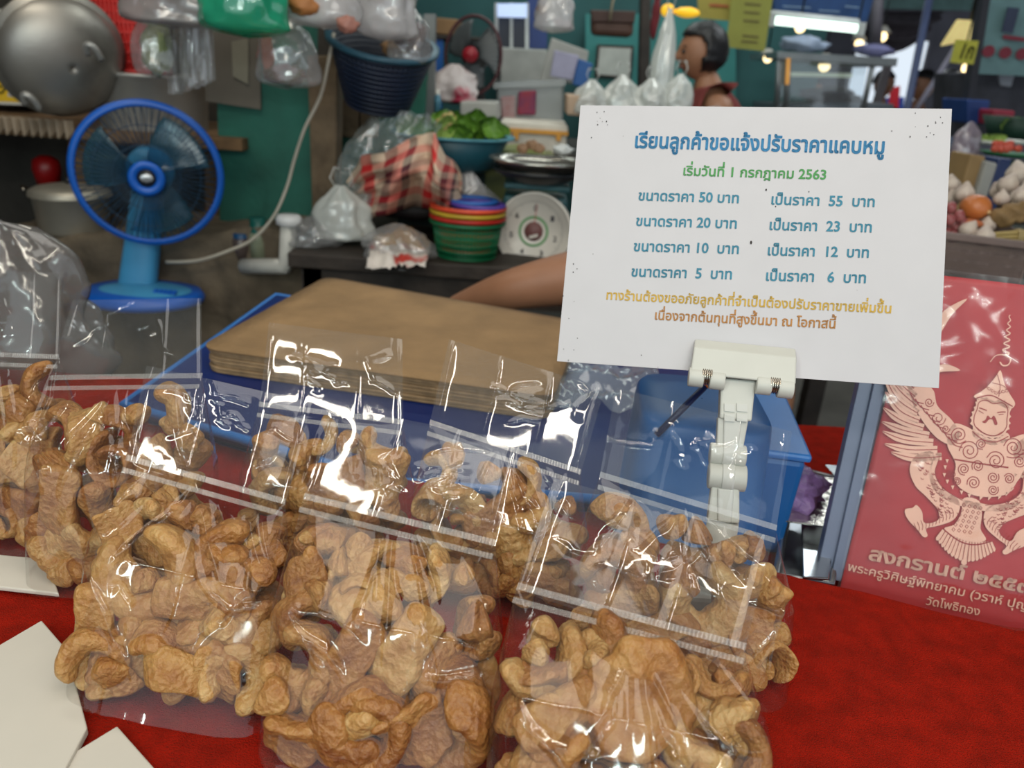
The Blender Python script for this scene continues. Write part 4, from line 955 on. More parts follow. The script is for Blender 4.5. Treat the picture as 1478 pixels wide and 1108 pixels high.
rbask('round_basket', 'green round plastic basket at the bottom of the coloured stack', .002, 42*m, 49*m, 48*m, g_)
rbask('round_basket', 'red round plastic basket nested just above the green one', 12*m, 42*m, 49*m, 44*m, M('basket_red', (190, 44, 34), .45))
rbask('round_basket', 'yellow round plastic basket nested in the middle of the coloured stack', 19*m, 42*m, 49*m, 44*m, M('basket_yellow', (200, 170, 52), .45))
rbask('round_basket', 'orange red round plastic basket near the top of the coloured stack', 26*m, 42*m, 49*m, 44*m, M('basket_orange', (222, 80, 48), .45))
rbask('round_basket', 'purple round plastic basket at the top of the coloured stack', 42*m, 25*m, 34*m, 32*m, M('basket_purple', (86, 66, 158), .45), bc+V((14*m, -.005, 0)))
rbask('round_basket', 'blue round plastic basket tucked behind the purple one on the stack', 44*m, 25*m, 33*m, 32*m, M('basket_blue', (40, 98, 176), .45), bc+V((3*m, .03, 0)))
# weighing scale
sc_ = P(770, 334, 1.98); m = mp(770, 334, 1.98); sa = V((-.18, -.97, .12)).normalized()
scale = thing('weighing_scale', 'round dial kitchen scale with steel pan standing behind the arm', 'scale', V((sc_.x, sc_.y+.06, TZ)))
dial = M('dial_white', (222, 218, 208), .3, var=.03); stl = M('scale_teal', (40, 86, 92), .45, var=.15)
s1 = sa.cross(V((0, 0, 1))).normalized(); s1 = -s1 if s1.x < 0 else s1; s2 = s1.cross(sa); s2 = -s2 if s2.z < 0 else s2
Rd = 55*m
sdial = MB().lathe([(.001, 0), (Rd*.93, 0), (Rd*.95, .006), (Rd, .008), (Rd*1.02, 0), (Rd*1.0, -.03), (.001, -.03)], sc_, 56, axis=sa).obj('dial', dial, scale)
MB().box(sc_+V((.0, .085, -.01)), (Rd*1.7, .12, Rd*1.9)).obj('housing', stl, scale, bevel=.01)
MB().box(V((sc_.x, sc_.y+.07, (TZ+sc_.z-Rd)/2-.0)), (Rd*1.9, .18, max(.02, sc_.z-Rd-TZ+.02))).obj('foot', stl, scale, bevel=.006)
dl = lambda x, y, h=.0012: sc_+s1*x*Rd+s2*y*Rd+sa*h
mb = MB(); mk = M('dial_ink', (84, 82, 84), .6)
for k in range(60):
    a = k*math.pi/30; r0 = .74 if k % 5 else .70; d = (math.sin(a), math.cos(a)); w = .006
    mb.add([dl(d[0]*r0-d[1]*w, d[1]*r0+d[0]*w), dl(d[0]*r0+d[1]*w, d[1]*r0-d[0]*w), dl(d[0]*.8+d[1]*w, d[1]*.8-d[0]*w), dl(d[0]*.8-d[1]*w, d[1]*.8+d[0]*w)], [(0, 1, 2, 3)], False)
mb.obj('tick_mark', mk, sdial)['kind'] = 'stuff'
for i, n in enumerate('0123456'):
    a = i*2*math.pi/7; x, y = math.sin(a)*.6, math.cos(a)*.6
    text_on('numeral', n, mk, sdial, dl(x-.05, y-.07), dl(x+.05, y-.07), Rd*.2, s2, .02, sa*.0002)
MB().add([dl(.40*math.sin(k*.15), .40*math.cos(k*.15)) for k in range(42)]+[dl(.33*math.sin(k*.15), .33*math.cos(k*.15)) for k in range(42)], [(k, (k+1) % 42, 42+(k+1) % 42, 42+k) for k in range(42)], False).obj('green_ring', M('dial_green', (110, 160, 110), .6), sdial)
MB().add([dl(-.012, 0, .003), dl(.012, 0, .003), dl(.03+.006, .70, .003), dl(.03-.006, .70, .003)], [(0, 1, 2, 3)], False).obj('pointer', M('pointer_red', (190, 60, 50), .5), sdial)
scd = MB().lathe([(.001, .006), (Rd*.22, .005), (Rd*.25, 0)], sc_, 30, axis=sa).obj('centre_disc', M('dial_brown', (112, 72, 70), .5), scale)
MB().box(dl(.02, -.12, .007), (Rd*.24, .002, Rd*.07), R3(y=-18)).obj('disc_label', dial, scd)
pz = P(778, 232, 2.02)
MB().box(V((pz.x, pz.y+.02, sc_.z+Rd+.012)), (Rd*1.7, .12, .014)).obj('top_bracket', stl, scale, bevel=.004)
for x in (-.6, .6): MB().cyl(V((pz.x+x*Rd, pz.y+.02, sc_.z+Rd*.98)), V((pz.x+x*Rd, pz.y+.02, pz.z-.01)), .0035).obj('support_rod', fan_k, scale)
MB().lathe([(.001, -.03), (48*m, -.028), (62*m, -.012), (70*m, .004), (72*m, .004), (62*m, -.009), (48*m, -.024), (.001, -.026)], pz, 48).obj('pan', M('pan_steel', (172, 168, 160), .25, metal=.9), scale)
MB().lathe([(40*m, -.05), (62*m, -.03), (66*m, -.02), (60*m, -.032)], pz, 40).obj('pan_cradle', fan_k, scale)
garl = M('garlic_skin', (214, 196, 178), .55, rgb2=(176, 148, 132), scale=40, bump=.2)
for k, (x, y) in enumerate(((755, 214), (768, 209), (778, 214))): lump(('brown garlic bulb at left on the scale pan', 'top garlic bulb of the three on the scale pan', 'pale garlic bulb right of two others on the scale pan')[k], 'garlic', x, y, 9, 7, 2.02, M('nut_brown', (150, 116, 86), .6, var=.3, scale=60), k, .25, 'garlic_bulb')
lump('small white plastic bag on the right of the scale pan', 'bag', 812, 216, 14, 7, 2.0, M('bag_white_solid', (206, 210, 208), .4, bump=.3), 3, .4, 'plastic_bag')
# colander of lettuce
cc = P(652, 242, 2.2); m = mp(652, 200, 2.2)
col = thing('colander', 'wide teal plastic colander heaped with lettuce', 'colander', cc)
tealp = M('colander_teal', (32, 84, 98), .45, var=.15); tealr = M('colander_rim', (84, 150, 166), .4)
MB().lathe([(.001, 0), (52*m, 0), (62*m, 6*m), (80*m, 44*m)], cc, 56).obj('bowl', tealp, col, solid=.004)
MB().lathe([(79*m, 43*m), (90*m, 45*m), (90*m, 48*m), (79*m, 47*m)], cc, 56).obj('rim', tealr, col)
mb = MB()
for r_ in range(4):
    for k in range(20):
        a = -math.pi*k/19; rr = (64+3.6*r_)*m; mb.blob(cc+V((math.cos(a)*rr*1.005, math.sin(a)*rr*1.005, (11+8*r_)*m)), .0028, n=6, m=4)
mb.obj('drain_hole', M('hole_dark', (12, 40, 46), .8), col)['kind'] = 'stuff'
let = M('lettuce_green', (116, 160, 56), .5, rgb2=(56, 98, 28), scale=22, thr=(.35, .7)); let2 = M('lettuce_pale', (164, 190, 96), .5, var=.25, scale=18)
def leaf(label, px, py, w, h, Y, seed, mat, lean):
    m = mp(px, py, Y); b = P(px, py+h*.5, Y); rnd = random.Random(seed); t = rnd.uniform(-.5, .5)
    def f(u, v):
        k = (u-.5)*2; ww = w*m*.5*(math.sin(math.pi*min(1, v*.85+.12))**.7); x = k*ww
        ru = .30*noise.noise(V((u*5, v*5, seed)))*abs(k)**.7+.12*math.sin(k*9+v*11+seed)*abs(k)**2
        z = h*m*v*(1-.15*v); y = -lean*h*m*v*v+ru*w*m*.35-.25*w*m*k*k
        return b+V((x*math.cos(t)+t*z*.5, y+x*math.sin(t), z+ru*h*m*.25))
    return tag(MB().grid(f, 22, 22).obj('lettuce_leaf', mat), label, 'lettuce', 'lettuce leaves in the teal colander')
random.seed(31); 
for k in range(26):
    if k < 7: x, y = random.uniform(585, 624), random.uniform(176, 190); lab = 'green lettuce leaf under the clear plastic at the left of the colander'
    elif k < 20: x, y = random.uniform(636, 692), random.uniform(166, 190); lab = 'bright green lettuce leaf in the middle heap of the colander'
    else: x, y = random.uniform(700, 732), random.uniform(168, 192); lab = 'lettuce leaf at the right end of the colander heap'
    leaf(lab, x, y, random.uniform(26, 40), random.uniform(24, 40), 2.2+random.uniform(-.11, .12), k, random.choice((let, let, let2)), random.uniform(-.3, .7))
for k, (x, y) in enumerate(((640, 178), (648, 172))): lump(('pale root bundle at the left of the lettuce heap', 'yellowish root tips behind the lettuce roots')[k], 'roots', x, y, 11, 9, 2.12, M('root_pale', (196, 170, 110), .6, var=.2), k, .4)
# support box under colander
quad(((575, 240), (700, 240), (700, 345), (575, 345)), 2.28, 'crate', M('crate_dark', (42, 60, 58), .7), 'dark crate under the colander, behind the checked cloth', 'crate', .2)
# clear plastic drape
dr = FILM('drape_clear', tint=(.84, .88, .87), haze=.24, hazecol=(.62, .70, .69), gain=1.6, rough=.1)
def drape(u, v):
    a = V((548, 150)).lerp(V((640, 172)), u); b = V((470, 300)).lerp(V((590, 300)), u); q = a.lerp(b, v); q = q + V((-16*math.sin(math.pi*v)*(1-u), 0))
    p = P(q.x, q.y, 2.1-.06*math.sin(math.pi*u)-.08*v); return p+V((.02*noise.noise(V((u*3, v*3, 1))), .03*noise.noise(V((u*5, v*4, 7)))+.012*abs(noise.noise(V((u*13, v*8, 2)))), .012*noise.noise(V((u*6, v*9, 4)))))
tag(MB().grid(drape, 50, 50).obj('plastic_sheet', dr), 'clear plastic sheet draped over the left end of the lettuce colander', 'plastic sheet')
lump('pale green cabbage tip poking from the top of the clear sheet', 'cabbage', 552, 158, 10, 12, 2.13, M('cabbage_tip', (186, 204, 120), .5), 5, .2)
# checked cloth
def checkmat():
    m = bpy.data.materials.new('checked_cloth'); m.use_nodes = True; nt = m.node_tree; N = nt.nodes; L = nt.links; b = N['Principled BSDF']; b.inputs['Roughness'].default_value = .9
    tc = N.new('ShaderNodeTexCoord'); sp = N.new('ShaderNodeSeparateXYZ'); L.new(tc.outputs['UV'], sp.inputs[0]); res = []
    for ax_ in ('X', 'Y'):
        mu = N.new('ShaderNodeMath'); mu.operation = 'MULTIPLY'; mu.inputs[1].default_value = 2.3 if ax_ == 'X' else 1.8; L.new(sp.outputs[ax_], mu.inputs[0])
        fr = N.new('ShaderNodeMath'); fr.operation = 'FRACT'; L.new(mu.outputs[0], fr.inputs[0])
        r = N.new('ShaderNodeValToRGB'); r.color_ramp.interpolation = 'CONSTANT'; e = r.color_ramp.elements
        e[0].position = 0; e[0].color = (*lin((206, 182, 158)), 1); e[1].position = .3; e[1].color = (*lin((206, 36, 36)), 1)
        for p, c in ((.48, (206, 182, 158)), (.66, (108, 20, 34)), (.8, (214, 130, 116)), (.92, (44, 40, 46))): k = e.new(p); k.color = (*lin(c), 1)
        L.new(fr.outputs[0], r.inputs[0]); res.append(r)
    mx = N.new('ShaderNodeMix'); mx.data_type = 'RGBA'; mx.inputs[0].default_value = .42; L.new(res[0].outputs[0], mx.inputs[6]); L.new(res[1].outputs[0], mx.inputs[7]); L.new(mx.outputs[2], b.inputs['Base Color'])
    return m
ck = checkmat()
def clothlump(u, v):
    top = [V(p) for p in ((500, 262), (520, 226), (560, 218), (600, 196), (628, 192), (642, 222), (655, 236), (664, 258))]; bot = [V(p) for p in ((512, 308), (530, 318), (548, 306), (580, 302), (608, 302), (636, 300), (652, 306), (667, 300))]
    def ev(l, t): t = t*(len(l)-1); i = min(int(t), len(l)-2); return l[i].lerp(l[i+1], t-i)
    q = ev(top, u).lerp(ev(bot, u), v); bul = math.sin(math.pi*min(1, v*.8+.1))*math.sin(math.pi*(u*.86+.07))
    fold = .05*math.sin(u*15+5*noise.noise(V((v*2, u*2, 5))))+.05*noise.noise(V((u*5, v*3, 2)))+.02*noise.noise(V((u*11, v*9, 1)))
    return P(q.x, q.y, 2.02-.17*bul)+V((0, fold, 0))
mb = MB(); mb.grid(clothlump, 70, 50); co2 = mb.obj('checked_cloth', ck, solid=.004)
tag(co2, 'crumpled red, cream and black checked cloth in front of the lettuce colander', 'cloth')
def gridUV(o, nu, nv):
    uv = o.data.uv_layers.new(name='uv'); 
    for poly_ in o.data.polygons:
        for li in poly_.loop_indices:
            vi = o.data.loops[li].vertex_index; uv.data[li].uv = ((vi % (nu+1))/nu, (vi//(nu+1))/nv)
gridUV(co2, 70, 50)
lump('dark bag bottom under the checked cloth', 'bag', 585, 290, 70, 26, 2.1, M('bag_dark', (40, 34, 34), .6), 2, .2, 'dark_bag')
# bags on the table
wbag = FILM('bag_white_film', tint=(.8, .82, .8), haze=.62, hazecol=(.80, .82, .78), gain=1.4, rough=.14)
t, c, w, h = hangbag('white plastic bag with green print lying left of the checked cloth', 494, 268, 348, 88, 1.95, wbag, 21, True, amp=.3)
mb = MB(); mg = M('print_leaf_green', (24, 110, 70), .6)
hangbag('low clear plastic bag at the left end of the stall table', 452, 312, 356, 76, 1.92, clr, 22, False, amp=.3)
hangbag('clear crumpled bag with red and white print on the table left of the baskets', 575, 322, 386, 104, 1.88, clr, 24, False, amp=.35)
for k, (x, y) in enumerate(((560, 350), (585, 340), (602, 352), (572, 362))): lump(('golden bread roll at the left in the clear table bag', 'golden bread roll at the top of the clear table bag', 'golden bread roll at the right in the clear table bag', 'golden bread roll at the front of the clear table bag')[k], 'bread roll', x, y, 19, 14, 1.93, M('roll_gold', (190, 150, 92), .5, var=.25, scale=30), k+1, .2, 'bread_roll')
def tablerag(u, v): p = G(536+86*u-8*v, 352+34*v, TZ+.012); return p+V((0, 0, .018*noise.noise(V((u*4, v*4, 3)))+.012*abs(noise.noise(V((u*10, v*8, 1))))))
tag(MB().grid(tablerag, 30, 20).obj('printed_wrapper', M('wrapper_red_white', (222, 214, 206), .45, rgb2=(190, 60, 50), scale=11, thr=(.55, .62)), solid=.001), 'white and red printed plastic wrapper under the bread rolls', 'wrapper')
hangbag('white crinkled plastic bag between the colander and the scale', 672, 244, 340, 66, 2.12, milk, 26, True, amp=.3)
hangbag('clear shiny plastic bag leaning behind the basket stack', 690, 268, 345, 92, 2.05, clr, 27, False, amp=.35)
# olive container
oc = thing('olive_container', 'olive green plastic container with yellowish food left of the scale', 'container', P(745, 335, 2.3))
quad(((684, 232), (800, 226), (815, 345), (690, 345)), 2.3, 'body', M('olive_plastic', (106, 112, 58), .4, var=.2, scale=9), th=.22, parent=oc, bevel=.01)
quad(((676, 222), (772, 214), (790, 232), (684, 240)), 2.24, 'lid', M('olive_lid', (128, 138, 70), .4), th=.2, parent=oc, bevel=.006)
for k, (x, y) in enumerate(((748, 272), (766, 282), (752, 290))): lump(('brown fried cake at the top before the olive container', 'brown fried cake at the right before the olive container', 'brown fried cake at the bottom before the olive container')[k], 'cake', x, y, 12, 7, 2.26, M('cake_brown', (150, 108, 62), .6), k, .2, 'fried_cake')
# ================================================================ middle distance, behind the table
fb2 = thing('black_fan', 'black table fan with red hub standing behind the lettuce colander', 'fan', P(690, 160, 2.9))
fc2 = P(683, 80, 2.85); m = mp(683, 80, 2.85); fa = V((-.12, -.99, .03)).normalized(); e1 = fa.cross(V((0, 0, 1))).normalized(); e2 = e1.cross(fa).normalized(); R2 = 52*m
MB().tube([fc2+e1*R2*.78*math.cos(k*.13)+e2*R2*math.sin(k*.13) for k in range(48)], .006, 8, True).obj('guard_ring', M('guard_dark_red', (66, 26, 32), .5), fb2)
for k in range(3):
    a0 = .5+k*2*math.pi/3
    MB().grid(lambda u, v: fc2+(e1*.8*math.cos(a0+(u-.5)*1.5+.3*v)+e2*math.sin(a0+(u-.5)*1.5+.3*v))*(.03+(R2*.9-.03)*v)+fa*(.03*(u-.5)), 10, 10).obj('blade', M('blade_grey', (92, 98, 100), .35), fb2, solid=.002)
mb = MB()
for k in range(44): a = k*math.pi/22; d = e1*.79*math.cos(a)+e2*math.sin(a); mb.tube([fc2+d*R2, fc2+d*R2*.5+fa*.045, fc2+d*R2*.2+fa*.05], .0012, 4)
mb.obj('front_guard', fan_k, fb2)
MB().lathe([(.001, .07), (10*m, .068), (11*m, .04)], fc2, 24, axis=fa).obj('hub_badge', M('badge_red', (150, 24, 40), .4), fb2)
MB().lathe([(.001, -.12), (17*m, -.11), (19*m, -.02), (.001, 0)], fc2, 24, axis=fa).obj('motor', fan_k, fb2)
MB().tube([fc2-fa*.06, P(690, 128, 2.92), P(691, 170, 2.92)], [.03, .022, .03], 12).obj('neck', fan_k, fb2)
MB().lathe([(.001, 0), (.10, 0), (.09, .02), (.001, .03)], P(691, 178, 2.92), 28).obj('base', fan_k, fb2)
def crate(nm, label, cat, pxs, Y, mat, th=.2, group=None, bevel=.006): return quad(pxs, Y, nm, mat, label, cat, th, None, group, bevel)
rt = thing('rear_table', 'long low table at the rear carrying storage boxes and bags', 'table', (.35, 3.3, 0)); rz = P(760, 218, 2.75).z
MB().box((.125, 3.1, rz-.02), (.99, .8, .04)).obj('table_top', dk, rt)
for x in (-.3, .56):
    for y in (2.75, 3.45): MB().box((x, y, (rz-.04)/2), (.05, .05, rz-.04)).obj('leg', dk, rt)
fo = thing('foam_box', 'white foam box with orange tape behind the scale pan', 'box', P(770, 216, 2.75))
quad(((722, 188), (818, 194), (816, 226), (722, 222)), 2.75, 'box_body', M('foam_white', (216, 210, 196), .7), th=.28, parent=fo, bevel=.008)
quad(((722, 174), (820, 181), (820, 194), (722, 187)), 2.74, 'lid', MC['foam_white'], th=.3, parent=fo, bevel=.008)
quad(((724, 184), (820, 190), (820, 196), (724, 190)), 2.735, 'orange_tape', M('tape_orange', (216, 152, 50), .4), th=.005, parent=fo)
quad(((740, 188), (750, 189), (748, 202), (741, 202)), 2.734, 'orange_tape', MC['tape_orange'], th=.005, parent=fo)
quad(((802, 192), (811, 193), (809, 204), (803, 203)), 2.734, 'orange_tape', MC['tape_orange'], th=.005, parent=fo)
crate('grey_box', 'pale grey plastic box behind the lettuce colander', 'box', ((664, 146), (718, 148), (720, 172), (664, 170)), 2.65, M('box_pale_grey', (172, 172, 166), .5))
tub = FILM('tub_clear', tint=(.72, .74, .73), haze=.5, hazecol=(.5, .52, .51), gain=1.3, rough=.2)
stt = thing('storage_tub', 'big translucent storage tub holding red packets behind the foam box', 'storage box', P(765, 180, 3.0))
quad(((716, 126), (814, 120), (812, 184), (718, 180)), 3.0, 'tub_body', tub, th=.3, parent=stt, bevel=.01); quad(((712, 120), (816, 114), (816, 124), (712, 128)), 2.99, 'tub_lid', tub, th=.32, parent=stt)
crate('red_packet', 'red packet with yellow stripe inside the translucent storage tub', 'packet', ((748, 132), (774, 130), (773, 166), (746, 166)), 2.98, M('packet_red', (156, 34, 46), .5, rgb2=(86, 40, 90), scale=18), .015)
crate('red_packet', 'pale red packet left inside the translucent storage tub', 'packet', ((722, 140), (744, 138), (744, 172), (724, 172)), 2.985, M('packet_pink', (160, 90, 92), .5, rgb2=(180, 170, 168), scale=16), .015)
crate('blue_board', 'bright blue board left of the black fan', 'board', ((620, 56), (640, 56), (628, 520), (609, 520)), 3.06, M('board_blue', (22, 98, 182), .5), .02)
crate('cardboard_box', 'brown cardboard box on the shelf behind the black fan', 'box', ((620, 24), (662, 28), (662, 52), (620, 48)), 3.1, M('cardboard', (150, 118, 82), .8), .2)
crate('back_shelf', 'dark back shelf board under the brown cardboard box', 'shelf', ((612, 50), (715, 54), (715, 60), (612, 56)), 3.05, dk, .3)
hangbag('white bag with red print beside the blue bottle, under the black fan', 655, 96, 150, 72, 2.8, M('bag_white_red', (206, 196, 194), .5, rgb2=(170, 40, 70), scale=9, thr=(.55, .65)), 31, False, amp=.3)
bo = thing('blue_bottle', 'small pale blue bottle standing beside the metal upright', 'bottle', P(631, 164, 2.6)); m = mp(631, 150, 2.6)
MB().lathe([(.001, 0), (5*m, 0), (5*m, 22*m), (3*m, 26*m)], P(631, 164, 2.6), 16).obj('bottle_body', M('bottle_blue', (92, 146, 168), .3), bo); MB().lathe([(3*m, 25*m), (3*m, 33*m), (.001, 33*m)], P(631, 164, 2.6), 16).obj('cap', dial, bo)
# display cabinet with lit sign
fr_ = thing('display_fridge', 'tall white framed drinks cabinet with a lit sign on top', 'cabinet', P(740, 110, 4.2)); wm = M('cabinet_white', (196, 200, 198), .4)
quad(((716, 22), (764, 22), (764, 120), (716, 120)), 4.25, 'cabinet_body', M('cabinet_navy', (28, 40, 62), .4), th=.4, parent=fr_)
for a, b in ((714, 719), (736, 740), (758, 763)): quad(((a, 4), (b, 4), (b, 120), (a, 120)), 4.2, 'door_frame', wm, th=.04, parent=fr_)
quad(((718, 5), (760, 5), (760, 25), (718, 24)), 4.18, 'lit_sign', M('sign_lit', (190, 210, 250), .4, emit=1.1), th=.05, parent=fr_)
quad(((762, -5), (790, -5), (790, 70), (762, 70)), 4.3, 'side_panel', M('panel_royal', (30, 56, 116), .5), th=.3, parent=fr_)
crate('white_locker', 'white cabinet base under the lit drinks cabinet', 'cabinet', ((722, 68), (790, 72), (790, 130), (722, 124)), 4.0, M('locker_white', (176, 178, 172), .5), .3)
hangbag('clear bag with pink brown food hanging at the top middle', 798, -20, 48, 58, 2.6, milk, 33, True)
for k, (x, y) in enumerate(((782, 14), (806, 32), (818, 36))): lump(('curled brown sausage at left in the hanging bag', 'pinkish brown sausage low in the hanging bag', 'pink sausage at right in the hanging bag')[k], 'sausage', x, y, 8, 6, 2.6, M('sausage_brown', (140, 92, 78), .5), k, .2)
crate('paper_sign', 'grey leaning paper sheet below the hanging sausage bag', 'paper', ((796, 54), (850, 74), (842, 122), (778, 118)), 3.3, M('paper_grey', (168, 168, 162), .7), .01)
crate('paper_sign', 'lavender printed paper leaning before the grey sheet', 'paper', ((800, 72), (836, 80), (826, 116), (794, 110)), 3.2, M('paper_lavender', (164, 162, 186), .7), .01)
crate('blue_folder', 'blue folder leaning right of the lavender paper', 'folder', ((834, 84), (856, 92), (846, 128), (826, 122)), 3.22, M('folder_blue', (48, 96, 160), .6), .01)
lb = thing('leather_bag', 'brown leather shoulder bag hanging near the top middle', 'bag', P(886, 55, 3.6))
quad(((854, 16), (916, 18), (914, 54), (854, 50)), 3.6, 'bag_body', M('leather_brown', (84, 58, 46), .6), th=.1, parent=lb, bevel=.02); quad(((852, 14), (918, 16), (916, 34), (854, 32)), 3.59, 'flap', M('leather_dark', (70, 46, 38), .6), th=.02, parent=lb, bevel=.006)
MB().tube([P(880, 30, 3.55), P(884, 4, 3.55), P(890, -20, 3.55)], .006, 6).obj('strap', M('strap_tan', (150, 140, 116), .6), lb)
np_ = thing('framed_notice', 'pale typed notice in a dark frame on the teal wall', 'notice', P(888, 115, 4.57)); quad(((862, 64), (915, 66), (911, 115), (858, 111)), 4.57, 'frame', dk, th=.02, parent=np_); quad(((866, 68), (911, 70), (908, 111), (862, 107)), 4.56, 'sheet', M('sheet_pale', (188, 190, 182), .7), th=.005, parent=np_)
crate('pillar', 'dark wooden pillar right of the framed notice', 'pillar', ((926, -20), (940, -20), (938, 130), (922, 130)), 4.0, dk, .08)
hangbag('tall white plastic bag hanging just left of the person in profile', 950, 22, 152, 34, 2.75, wbag, 35, True, amp=.2)
for k, (x, y0, w) in enumerate(((892, 112, 56), (935, 116, 52), (975, 110, 44), (850, 118, 50))):
    hangbag(('white carrier bag standing below the framed notice', 'white carrier bag standing below the dark pillar', 'pale carrier bag just left of the person in profile', 'off white carrier bag behind the left corner of the price card')[k], x, y0, 168, w, 2.72, wbag, 40+k, True, amp=.25)
crate('tan_box', 'tan printed box behind the top left corner of the price card', 'box', ((818, 136), (862, 140), (862, 170), (818, 166)), 2.7, M('box_tan', (186, 160, 136), .7), .2)
quad(((845, 20), (1062, 20), (1062, 480), (845, 480)), 4.6, 'teal_board', tealw, 'teal painted board behind the person in profile', 'board', .03)
# ================================================================ right side: neighbouring stall and the aisle
def poles(label, a, b, r, mat, nm='pole', cat='pole'): return tag(MB().cyl(a, b, r).obj(nm, mat), label, cat)
# vegetable crate on the next stall
nz = .86; vb = P(1440, 398, 1.5); nz = vb.z
nt_ = thing('neighbour_stall_table', 'low table of the neighbouring stall under the garlic crate', 'table', (1.3, 2.1, 0))
MB().box((1.65, 1.85, nz-.02), (1.7, .8, .04)).obj('table_top', M('stall_green_grey', (70, 76, 70), .7, var=.3), nt_)
for x in (.9, 2.4):
    for y in (1.55, 2.15): MB().box((x, y, (nz-.04)/2), (.05, .05, nz-.04)).obj('leg', dk, nt_)
crm = M('crate_grey_brown', (120, 104, 98), .6, var=.15)
vc = thing('vegetable_crate', 'grey brown slotted plastic crate of garlic and onions behind the poster bag', 'crate', P(1440, 398, 1.5))
c0, c1 = P(1325, 386, 1.5), P(1470, 408, 1.44); e = (c1-c0); e.z = 0; Lc = e.length; e = e.normalized(); f = V((-e.y, e.x, 0)); h = .075; dep = .30
def cr(mb, a, b, z0, z1, th=.004): mb.prism([a+V((0, 0, z0)), b+V((0, 0, z0)), b+V((0, 0, z1)), a+V((0, 0, z1))], f*th)
base_c = V((c0.x, c0.y, nz))
A_, B_ = base_c, base_c+e*Lc
mb = MB()
for z0, z1 in ((0, .012), (.026, .032), (.046, .052)): cr(mb, A_, B_, z0, z1)
for k in range(36): a = A_.lerp(B_, k/35); cr(mb, a-e*.0016, a+e*.0016, 0, .068)
mb.obj('front_wall', crm, vc)
MB().prism([A_+V((0, 0, .066)), B_+V((0, 0, .066)), B_+V((0, 0, .080)), A_+V((0, 0, .080))], f*-.010).obj('rim', crm, vc, bevel=.002)
for nm, a, b in (('side_wall', A_, A_+f*dep), ('side_wall', B_, B_+f*dep), ('back_wall', A_+f*dep, B_+f*dep)):
    MB().prism([a, b, b+V((0, 0, .078)), a+V((0, 0, .078))], e*.004 if nm == 'side_wall' else f*.004).obj(nm, crm, vc)
MB().prism([A_, B_, B_+f*dep, A_+f*dep], (0, 0, .006)).obj('bottom', crm, vc)
MB().prism([A_+f*.05+V((0, 0, .006)), B_+f*.05+V((0, 0, .006)), B_+f*(dep-.02)+V((0, 0, .006)), A_+f*(dep-.02)+V((0, 0, .006))], (0, 0, .03)).obj('sack_lining', M('sack_tan', (120, 100, 78), .9), vc)
gm = M('garlic_white', (206, 192, 178), .55, rgb2=(150, 124, 116), scale=26, bump=.2, thr=(.4, .75))
def garlic(label, px, py, r, Y, seed, mat=gm):
    m = mp(px, py, Y); R = Matrix.Rotation(seed*1.3, 3, 'Z') @ Matrix.Rotation(.5*math.sin(seed), 3, 'X')
    def fn(p, d):
        a = math.atan2(d.y, d.x); k = 1+.06*math.cos(a*7)*(1-d.z*d.z); p = V((p.x*k, p.y*k, p.z)); 
        if d.z > .75: q = (d.z-.75)*4; p = V((p.x*(1-.35*q), p.y*(1-.35*q), p.z+r*m*.45*q))
        return p
    return tag(MB().blob(P(px, py, Y), (r*m, r*m, r*m*.86), .05, 2, seed, 28, 18, R, fn).obj('garlic_bulb', mat), label, 'garlic', 'garlic bulbs in the vegetable crate')
for k, (x, y, r, Y) in enumerate(((1392, 280, 14, 1.62), (1397, 333, 13, 1.52), (1420, 343, 15, 1.49), (1424, 326, 11, 1.55), (1455, 268, 15, 1.66), (1470, 252, 17, 1.72), (1446, 287, 11, 1.58), (1474, 284, 14, 1.6), (1440, 276, 11, 1.7), (1372, 288, 12, 1.66), (1372, 268, 13, 1.7), (1350, 300, 14, 1.62), (1492, 270, 16, 1.62), (1488, 300, 15, 1.55))):
    garlic(('greyish garlic bulb left of the orange onion', 'small pale garlic bulb left at the crate front rim', 'large pale garlic bulb at the crate front rim', 'pale garlic bulb just behind the front rim pair', 'big garlic bulb in the middle of the upper garlic heap', 'big garlic bulb at the top of the garlic heap', 'small garlic bulb at the lower left of the garlic heap', 'garlic bulb low on the right of the garlic heap', 'small garlic bulb at the left of the upper heap', 'shaded garlic bulb beside the card edge, below another', 'shaded garlic bulb highest beside the card edge', 'garlic bulb hidden mostly behind the price card edge', 'garlic bulb cut by the right picture edge, upper', 'garlic bulb cut by the right picture edge, lower')[k], x, y, r, Y, k)
on = thing('onion', 'large orange onion resting among garlic in the crate', 'onion', P(1408, 312, 1.58)); m = mp(1408, 300, 1.58)
MB().blob(P(1408, 299, 1.58), (21*m, 21*m, 18*m), .04, 2, 3, 32, 20).obj('bulb', M('onion_skin', (196, 116, 62), .35, var=.2, scale=8), on); MB().tube([P(1424, 305, 1.56), P(1432, 308, 1.55)], [5*m, 1.5*m], 8).obj('neck', M('onion_neck', (206, 170, 120), .6), on)
lump('orange carrot end lying below the onion', 'carrot', 1402, 322, 17, 6, 1.55, M('carrot', (190, 110, 70), .5), 2, .1)
shm = M('shallot_red', (130, 52, 62), .35, var=.3, scale=20, rgb2=(176, 110, 104))
for k, (x, y) in enumerate(((1372, 300), (1384, 312), (1370, 318), (1380, 330), (1366, 336), (1376, 342), (1388, 322), (1360, 322), (1390, 340))):
    m = mp(x, y, 1.55); tag(MB().blob(P(x, y, 1.55-.01*(k % 3)), (8*m, 8*m, 9*m), .1, 2, k, 16, 12).obj('shallot', shm), 'small red shallot in the crate corner beside the price card edge', 'shallot', 'red shallots in the crate corner')
